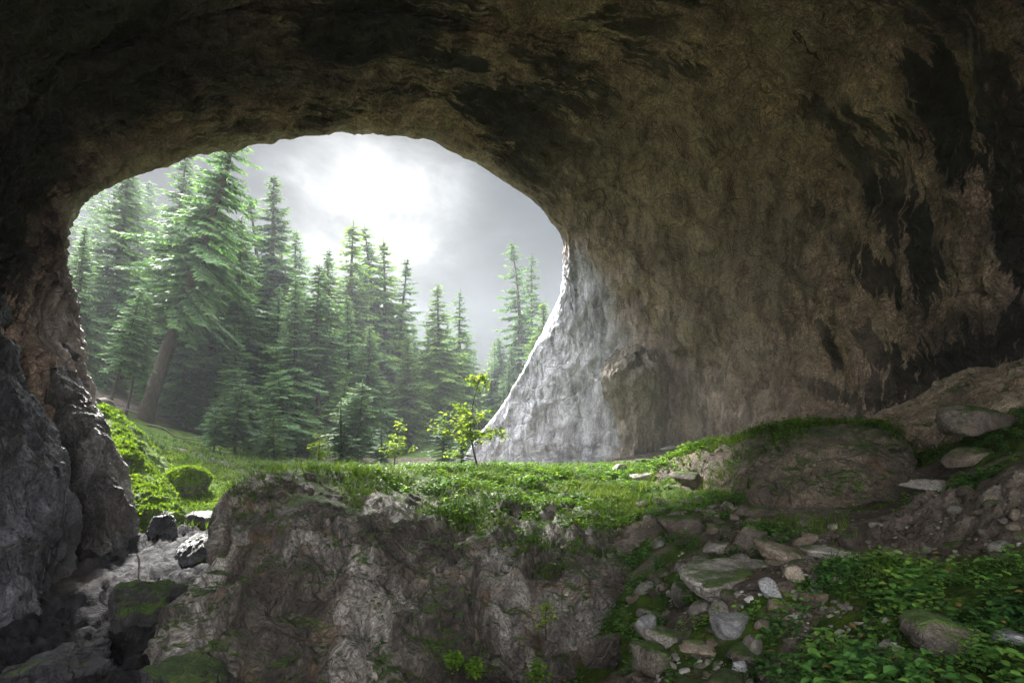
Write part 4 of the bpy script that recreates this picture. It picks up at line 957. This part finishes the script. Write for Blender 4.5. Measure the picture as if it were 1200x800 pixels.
for nm_, mt_, kw_ in [('dense', 'needle', dict(H=18, base_r=.30, width=4.0, clear=.10, seed=22, droop=.8, spray=.42, ragged=.6, tierstep=.40, crook=.5)),
                      ('narrow', 'needle', dict(H=19, base_r=.26, width=2.9, clear=.2, seed=23, droop=.9, spray=.40, ragged=.65, tierstep=.44, crook=.5)),
                      ('yellowish', 'needle_yellow', dict(H=17, base_r=.27, width=3.7, clear=.08, seed=25, droop=.85, spray=.42, ragged=.55, tierstep=.40)),
                      ('gappy', 'needle', dict(H=18, base_r=.24, width=3.2, clear=.15, seed=26, droop=.45, spray=.42, ragged=.85, tierstep=.46, crook=.7)),
                      ('layered', 'needle_yellow', dict(H=6.5, base_r=.08, width=2.5, clear=.15, seed=28, droop=.45, spray=.26, crook=.25, ragged=.5, tierstep=.34))]:
    KINDS[nm_ + '_b'] = spruce_kind(nm_, mt_, **kw_)
KH = {'old': 20, 'dense': 18, 'narrow': 19, 'thin': 15, 'yellowish': 17, 'gappy': 18, 'young': 5, 'layered': 6.5}

def tree(kind, u, vtop, d, label, lean=0.0, ub=None, group=None, name='spruce_tree', wide=1.0, cat='tree', spin=None):
    """kind, photo column of the foot, row of the top, distance -> stands on the ground"""
    x = (u - CX) / F * d
    z = float(ground_z(np.array([[x, d]]))[0]) - .05
    h = (HZ - vtop) / F * d - z
    sc = h / KH[kind]
    o = bpy.data.objects.new(name, None); COL.objects.link(o); o.empty_display_size = .3
    o.location = (x, d, z); o.scale = (sc * wide, sc * wide, sc)
    o.rotation_euler = (0, R(lean), 0)
    sp = random.uniform(0, 6.28) if spin is None else spin
    kk = kind + '_b' if kind + '_b' in KINDS and random.random() < .5 else kind
    for nm, me in zip(('trunk', 'crown'), KINDS[kk]):
        ch = bpy.data.objects.new(nm, me); COL.objects.link(ch); ch.parent = o; ch.rotation_euler = (0, 0, sp)
    return tag(o, label, cat, group)

T = [
 ('old', 168, 120, 33, 'great old spruce with the thickest trunk, leaning right from the mossy slope', 17, 1.0),
 ('dense', 118, 178, 37, 'tall grey green spruce just inside the left rim of the arch', 9, 1.1),
 ('narrow', 190, 170, 41, 'tall slim spruce left of the great leaning spruce', 6, 1.15),
 ('gappy', 372, 290, 52, 'open crowned spruce left of the highest light green spruce', 1, 1.2),
 ('narrow', 434, 263, 50, 'slim spruce close behind the highest light green spruce', 0, 1.2),
 ('gappy', 470, 300, 52, 'ragged spruce at the right edge of the group under the sun', -1, 1.2),
 ('gappy', 292, 232, 45, 'ragged misty spruce between the great spruce and the pointed slim one', 2, 1.25),
 ('narrow', 248, 196, 42, 'tall hazy spruce directly behind the crown of the great spruce', 3, 1.2),
 ('dense', 78, 262, 31, 'bushy spruce half hidden behind the left rim', 8, 1.0),
 ('narrow', 318, 205, 43, 'pointed slim spruce just right of the great leaning spruce', 1, 1.2),
 ('dense', 268, 255, 38, 'full dark spruce under the top of the great leaning spruce', 4, 1.15),
 ('narrow', 352, 270, 49, 'narrow misty spruce left of the group under the sun', -1, 1.2),
 ('yellowish', 412, 258, 47, 'highest light green spruce right under the bright sun glow', 0, 1.15),
 ('yellowish', 452, 278, 51, 'light green spruce on the right shoulder of the group under the sun', -1, 1.0),
 ('dense', 385, 300, 42, 'broad spruce with hanging boughs in front of the group under the sun', 1, 1.2),
 ('yellowish', 515, 333, 50, 'left of the two green spruces standing in the gap mid valley', 0, 1.1),
 ('gappy', 543, 338, 53, 'right of the two green spruces standing in the gap mid valley', -1, 1.2),
 ('gappy', 604, 284, 62, 'sparse tall spruce left of the pair beside the pale wall end', 0, 1.1),
 ('gappy', 626, 294, 66, 'sparse tall spruce right of the pair beside the pale wall end', -1, 1.1),
 ('yellowish', 643, 352, 52, 'short yellow green spruce touching the pale wall end', -2, 1.2),
 ('dense', 585, 395, 60, 'low hazy spruce left of the sparse pair', 0, 1.3),
 ('thin', 126, 330, 27, 'thin bare stemmed spruce leaning right near the left rim', 14, 1.0),
 ('thin', 146, 345, 27.5, 'second thin bare stemmed spruce, closer to the great trunk', 12, 1.0),
 ('dense', 240, 330, 38, 'mid height spruce right behind the great trunk', 2, 1.3),
 ('layered', 275, 445, 26, 'low spruce with flat layered boughs over the slope', 3, 1.15),
 ('layered', 318, 470, 28, 'small layered spruce right of the low flat boughed one', -2, 1.15),
 ('layered', 250, 474, 25.5, 'lowest layered spruce above the mossy boulder', 5, 1.1),
 ('dense', 345, 390, 36, 'shorter spruce with trailing boughs behind the layered ones', 0, 1.25),
 ('young', 401, 468, 19, 'small blue green young spruce standing just behind the big boulder', 0, 1.1),
 ('young', 446, 500, 22, 'shorter young spruce right of the blue green one', 0, 1.2),
 ('young', 520, 478, 27, 'young spruce at the left of the yellow leaved sapling', 0, 1.2),
 ('young', 542, 492, 24, 'dark little spruce tucked beside the yellow leaved sapling', 0, 1.0),
 ('yellowish', 478, 395, 44, 'short bright spruce between the sun group and the gap', 0, 1.1),
 ('dense', 430, 380, 40, 'bushy low spruce in front of the light green ones', 0, 1.2),
]
for kd, u, vt, d, lab, ln, wd in T:
    tree(kd, u, vt, d, lab, ln, wide=wd * 1.14, name='young_spruce' if kd == 'young' else 'spruce_tree')
tr = random.Random(5)
TOPS = [(60, 205), (150, 195), (250, 225), (330, 270), (400, 320), (480, 362), (560, 392), (640, 375), (720, 360)]
for k in range(96):
    d = tr.uniform(54, 67); u = tr.uniform(50, 690) if k < 56 else tr.uniform(440, 690)
    top = float(np.interp(u, [a for a, b in TOPS], [b for a, b in TOPS])) + tr.uniform(0, 75)
    tree(tr.choice(['dense', 'narrow', 'gappy', 'yellowish', 'dense']), u, top, d, 'misty spruce standing far back in the wood behind the nearer trees', tr.uniform(-1, 3), group='misty trees far back in the wood', wide=tr.uniform(1.0, 1.35))
for k in range(40):
    d = tr.uniform(35, 52); u = tr.uniform(60, 430)
    tree(tr.choice(['thin', 'dense', 'narrow', 'gappy', 'dense']), u, tr.uniform(285, 410), d, 'dim spruce inside the shaded wood on the left', tr.uniform(0, 7), group='dim spruces inside the left wood', wide=tr.uniform(1.0, 1.4))
for k in range(16):
    d = tr.uniform(25.5, 34); u = tr.uniform(255, 420)
    tree('layered', u, tr.uniform(428, 490), d, 'young understory spruce with drooping layered boughs at the wood edge', tr.uniform(-2, 6), group='understory spruces at the wood edge', wide=tr.uniform(1.0, 1.3))

# yellow leaved saplings: stem with forking twigs > leaves
def sapling(name, u, v, d, H, label, seed, leaf=.12, nb=11, mat='sapling', cat='sapling'):
    r_ = np.random.default_rng(seed)
    x = (u - CX) / F * d; z = max(float(ground_z(np.array([[x, d]]))[0]), (HZ - v) / F * d)
    root = bpy.data.objects.new(name, None); COL.objects.link(root); root.location = (x, d, z - .05)
    zs = np.linspace(0, H, 12); path = np.c_[.07 * H * np.sin(zs * 1.3 + seed), .05 * H * np.cos(zs + seed), zs]; path[:, :2] -= path[0, :2]
    tp = [tube(path, np.linspace(.022 * H ** .5, .005, 12), 6)]
    lp, ld = [], []
    for b in range(nb):
        f = r_.uniform(.22, .97); a = b * 2.4 + r_.normal(0, .3)
        org = np.array([np.interp(f * H, zs, path[:, i]) for i in range(3)])
        L = H * (.42 * (1 - f) + .10) * r_.uniform(.7, 1.2); t = np.linspace(0, 1, 6)
        pts = org + np.array([math.cos(a), math.sin(a), 0]) * (L * t)[:, None] + UPV * (L * (.55 * t - .25 * t * t))[:, None]
        tp.append(tube(pts, np.linspace(.010, .003, 6), 4))
        for q in range(int(16 + L * 26)):
            tt = r_.uniform(.2, 1.03)
            lp.append(org + np.array([math.cos(a), math.sin(a), 0]) * L * tt + UPV * L * (.55 * tt - .25 * tt * tt) + r_.normal(0, .05, 3)); ld.append(unit(r_.normal(0, 1, (1, 3)) * np.array([1, 1, .35]))[0])
    lp, ld = np.array(lp), np.array(ld)
    sz = r_.uniform(.6, 1.2, len(lp)) * leaf
    V, Fc = stamp(LEAF_V, LEAF_F, lp, ld, np.tile(UPV, (len(lp), 1)) + r_.normal(0, .3, (len(lp), 3)), sz, sz)
    k = 0; tV, tF = [], []
    for a_, b_ in tp: tV.append(a_); tF.append(b_ + k); k += len(a_)
    link('stem', mesh_from('stem', np.concatenate(tV), np.concatenate(tF), M['bark']), root)
    link('leaves', mesh_from('leaves', V, Fc, M[mat], False, {'tint': np.repeat(r_.random(len(lp)), 7)}), root)
    return tag(root, label, cat)
sapling('sapling', 560, 546, 19, 2.9, 'slender sapling with airy yellow green leaves on the turf before the pale wall', 3, .15, 26)
sapling('sapling', 541, 546, 20.5, 1.3, 'shorter yellow leaved sapling left of the slender one', 4, .13, 9)
sapling('sapling', 462, 545, 21, 1.5, 'low leafy sapling with bright leaves right of the blue green young spruce', 5, .14, 12)
sapling('sapling', 372, 546, 20, 1.1, 'small leafy sapling left of the blue green young spruce', 6, .13, 9)
sapling('leafy_plant', 1040, 668, 5.4, .16, 'single sprig with pale leaves at the head of the leafy bank', 7, .055, 6, 'herbbright', 'plant')
sapling('leafy_plant', 556, 790, 7.45, .22, 'bright leafy sprig at the foot of the big boulder near the bottom edge', 8, .075, 9, 'herbbright', 'plant')
sapling('leafy_plant', 533, 782, 7.4, .18, 'green leafy sprig just left of the bright one under the big boulder', 9, .07, 8, 'herbbright', 'plant')
sapling('leafy_plant', 640, 745, 7.9, .42, 'yellow green stem climbing the right part of the boulder face', 10, .06, 7, 'sapling', 'plant')
sapling('leafy_plant', 628, 795, 7.5, .24, 'clump of yellow green leaves at the boulder foot by the bottom edge', 11, .07, 8, 'herbbright', 'plant')

# dead wood by the great trunk
def stick(u0, v0, u1, v1, d0, d1, r, label, name='fallen_branch'):
    a, b = P(u0, v0, d0), P(u1, v1, d1); t = np.linspace(0, 1, 9)[:, None]
    pts = a + (b - a) * t + np.c_[.06 * np.sin(t * 7), .06 * np.cos(t * 5), .05 * np.sin(t * 9)] * np.linalg.norm(b - a) * .5
    V, Fc = tube(pts - a, np.linspace(r, r * .5, 9), 7, 3, .25)
    tag(link(name, mesh_from(name, V, Fc, M['deadwood']), loc=a), label, 'branch')
stick(112, 470, 158, 486, 24, 29, .11, 'bleached dead log lying up the slope to the great trunk')
stick(118, 478, 150, 482, 23, 27, .06, 'thinner dead branch under the bleached log')
stick(160, 650, 167, 690, 11.3, 11.0, .02, 'thin dead stick standing against the mossy block in the gully')
stick(172, 498, 240, 520, 27, 29, .05, 'fallen branch on the slope below the great trunk')
#END2
# ------------------------------------------------------------------ camera, air, sky and sun
cam = bpy.data.cameras.new('camera'); cam.lens = 36 * F / 1200; cam.sensor_width = 36; cam.shift_y = 100 / 1200
cam.clip_start = .05; cam.clip_end = 2000
co = bpy.data.objects.new('camera', cam); COL.objects.link(co); co.rotation_euler = (R(90), 0, 0); scene.camera = co

def build_haze(density=.0025):
    s = NT('haze_air')
    v = s.n('ShaderNodeVolumePrincipled', {'Density': density, 'Anisotropy': .35, 'Color': (.45, .475, .515, 1)})
    s.t.links.new(v.outputs[0], s.out.inputs['Volume'])
    x0, x1, y0, y1, z0, z1 = -152, 152, -152, 152, -12, HAZE_TOP
    V = np.array([[x, y, z] for z in (z0, z1) for x, y in ((x0, y0), (x1, y0), (x1, y1), (x0, y1))], float)
    Fc = np.array([[3, 2, 1, 0], [4, 5, 6, 7], [0, 1, 5, 4], [1, 2, 6, 5], [2, 3, 7, 6], [3, 0, 4, 7]])
    o = link('haze', mesh_from('haze', V, Fc, s.m, False))
    tag(o, 'pale morning mist hanging through the wood and the cave mouth', 'haze', kind='stuff')
HAZE_TOP = 29.5
HAZE = build_haze()

def build_world():
    w = bpy.data.worlds.new('World'); scene.world = w; w.use_nodes = True
    t = w.node_tree; t.nodes.clear()
    s = NT.__new__(NT); s.t = t; s.m = None
    sky = s.n('ShaderNodeTexSky', sky_type='NISHITA', sun_disc=False, sun_elevation=SUN_EL, sun_rotation=SUN_AZ, air_density=1.0, dust_density=2.0)
    co = s.n('ShaderNodeTexCoord').outputs['Generated']
    z = s.n('ShaderNodeSeparateXYZ', {0: co}).outputs['Z']
    # cloud deck: project the view direction on a high plane
    zz = s.math('ADD', s.math('MAXIMUM', z, 0.0), .35)
    cp = s.n('ShaderNodeVectorMath', {0: co, 1: s.n('ShaderNodeCombineXYZ', {'X': zz, 'Y': zz, 'Z': zz}).outputs[0]}, operation='DIVIDE').outputs[0]
    n1 = s.noise(cp, 3.4, 8, .58, .5)
    n2 = s.noise(cp, 6.0, 6, .55, .2)
    cl = s.math('ADD', s.math('MULTIPLY', n1, .75), s.math('MULTIPLY', n2, .25))
    def gl(az, el, pw):
        d = (math.sin(R(az)) * math.cos(R(el)), math.cos(R(az)) * math.cos(R(el)), math.sin(R(el)))
        dt = s.n('ShaderNodeVectorMath', {0: co, 1: d}, operation='DOT_PRODUCT').outputs['Value']
        return s.math('POWER', s.math('MAXIMUM', dt, 0.0), pw)
    thick = s.ramp(cl, [(.36, .30), (.5, .90), (.63, 2.1)])
    zen = s.map(z, .44, .70, 0, 1)
    base = s.mix(zen, (.03, .045, .07), (15.5, 16, 16.6))
    base = s.mix(1.0, base, thick, 'MULTIPLY')
    core = s.math('MULTIPLY', gl(-12.5, 19.5, 230), 1.9)
    halo = s.math('MULTIPLY', gl(-13.5, 19.0, 70), .45)
    wide = s.math('MULTIPLY', gl(-22, 24, 9), .035)
    core = s.math('MULTIPLY', core, s.map(s.n('ShaderNodeSeparateColor', {0: thick}).outputs[0], .3, 2.0, .30, 1.5))
    g = s.math('ADD', s.math('ADD', core, s.math('MULTIPLY', halo, s.n('ShaderNodeSeparateColor', {0: thick}).outputs[0])), wide)
    gc = s.mix(1.0, s.n('ShaderNodeCombineColor', {0: g, 1: g, 2: g}).outputs[0], (1.0, 1.0, .97), 'MULTIPLY')
    tot = s.mix(1.0, base, gc, 'ADD')
    yb = s.map(s.n('ShaderNodeSeparateXYZ', {0: co}).outputs['Y'], -.05, -.45, 0, 1)
    tot = s.mix(yb, tot, s.mix(1.0, thick, (9.5, 9.5, 9.6), 'MULTIPLY'))
    tot = s.mix(.006, tot, sky.outputs[0])
    bg = s.n('ShaderNodeBackground', {'Color': tot, 'Strength': .1})
    out = s.n('ShaderNodeOutputWorld')
    t.links.new(bg.outputs[0], out.inputs[0])
    w.cycles.sampling_method = 'MANUAL'; w.cycles.sample_map_resolution = 512
build_world()

sun = bpy.data.lights.new('sun', 'SUN'); sun.energy = 2.8; sun.angle = R(5.0); sun.color = (1.0, .96, .91)
so = bpy.data.objects.new('sun', sun); COL.objects.link(so)
so.rotation_euler = Vector(SUN_DIR).to_track_quat('Z', 'Y').to_euler()
so.location = SUN_DIR * 80

vs = scene.view_settings
vs.view_transform = 'Standard'; vs.look = 'None'; vs.gamma = 1; vs.use_curve_mapping = False; vs.exposure = 2.85
c = scene.cycles
c.use_denoising = True
try: c.denoiser = 'OPENIMAGEDENOISE'
except Exception: pass
c.max_bounces = 8; c.diffuse_bounces = 4; c.glossy_bounces = 2; c.transmission_bounces = 4; c.volume_bounces = 2; c.transparent_max_bounces = 4
c.caustics_reflective = False; c.caustics_refractive = False; c.sample_clamp_indirect = 4.0
c.use_adaptive_sampling = True; c.adaptive_threshold = .015
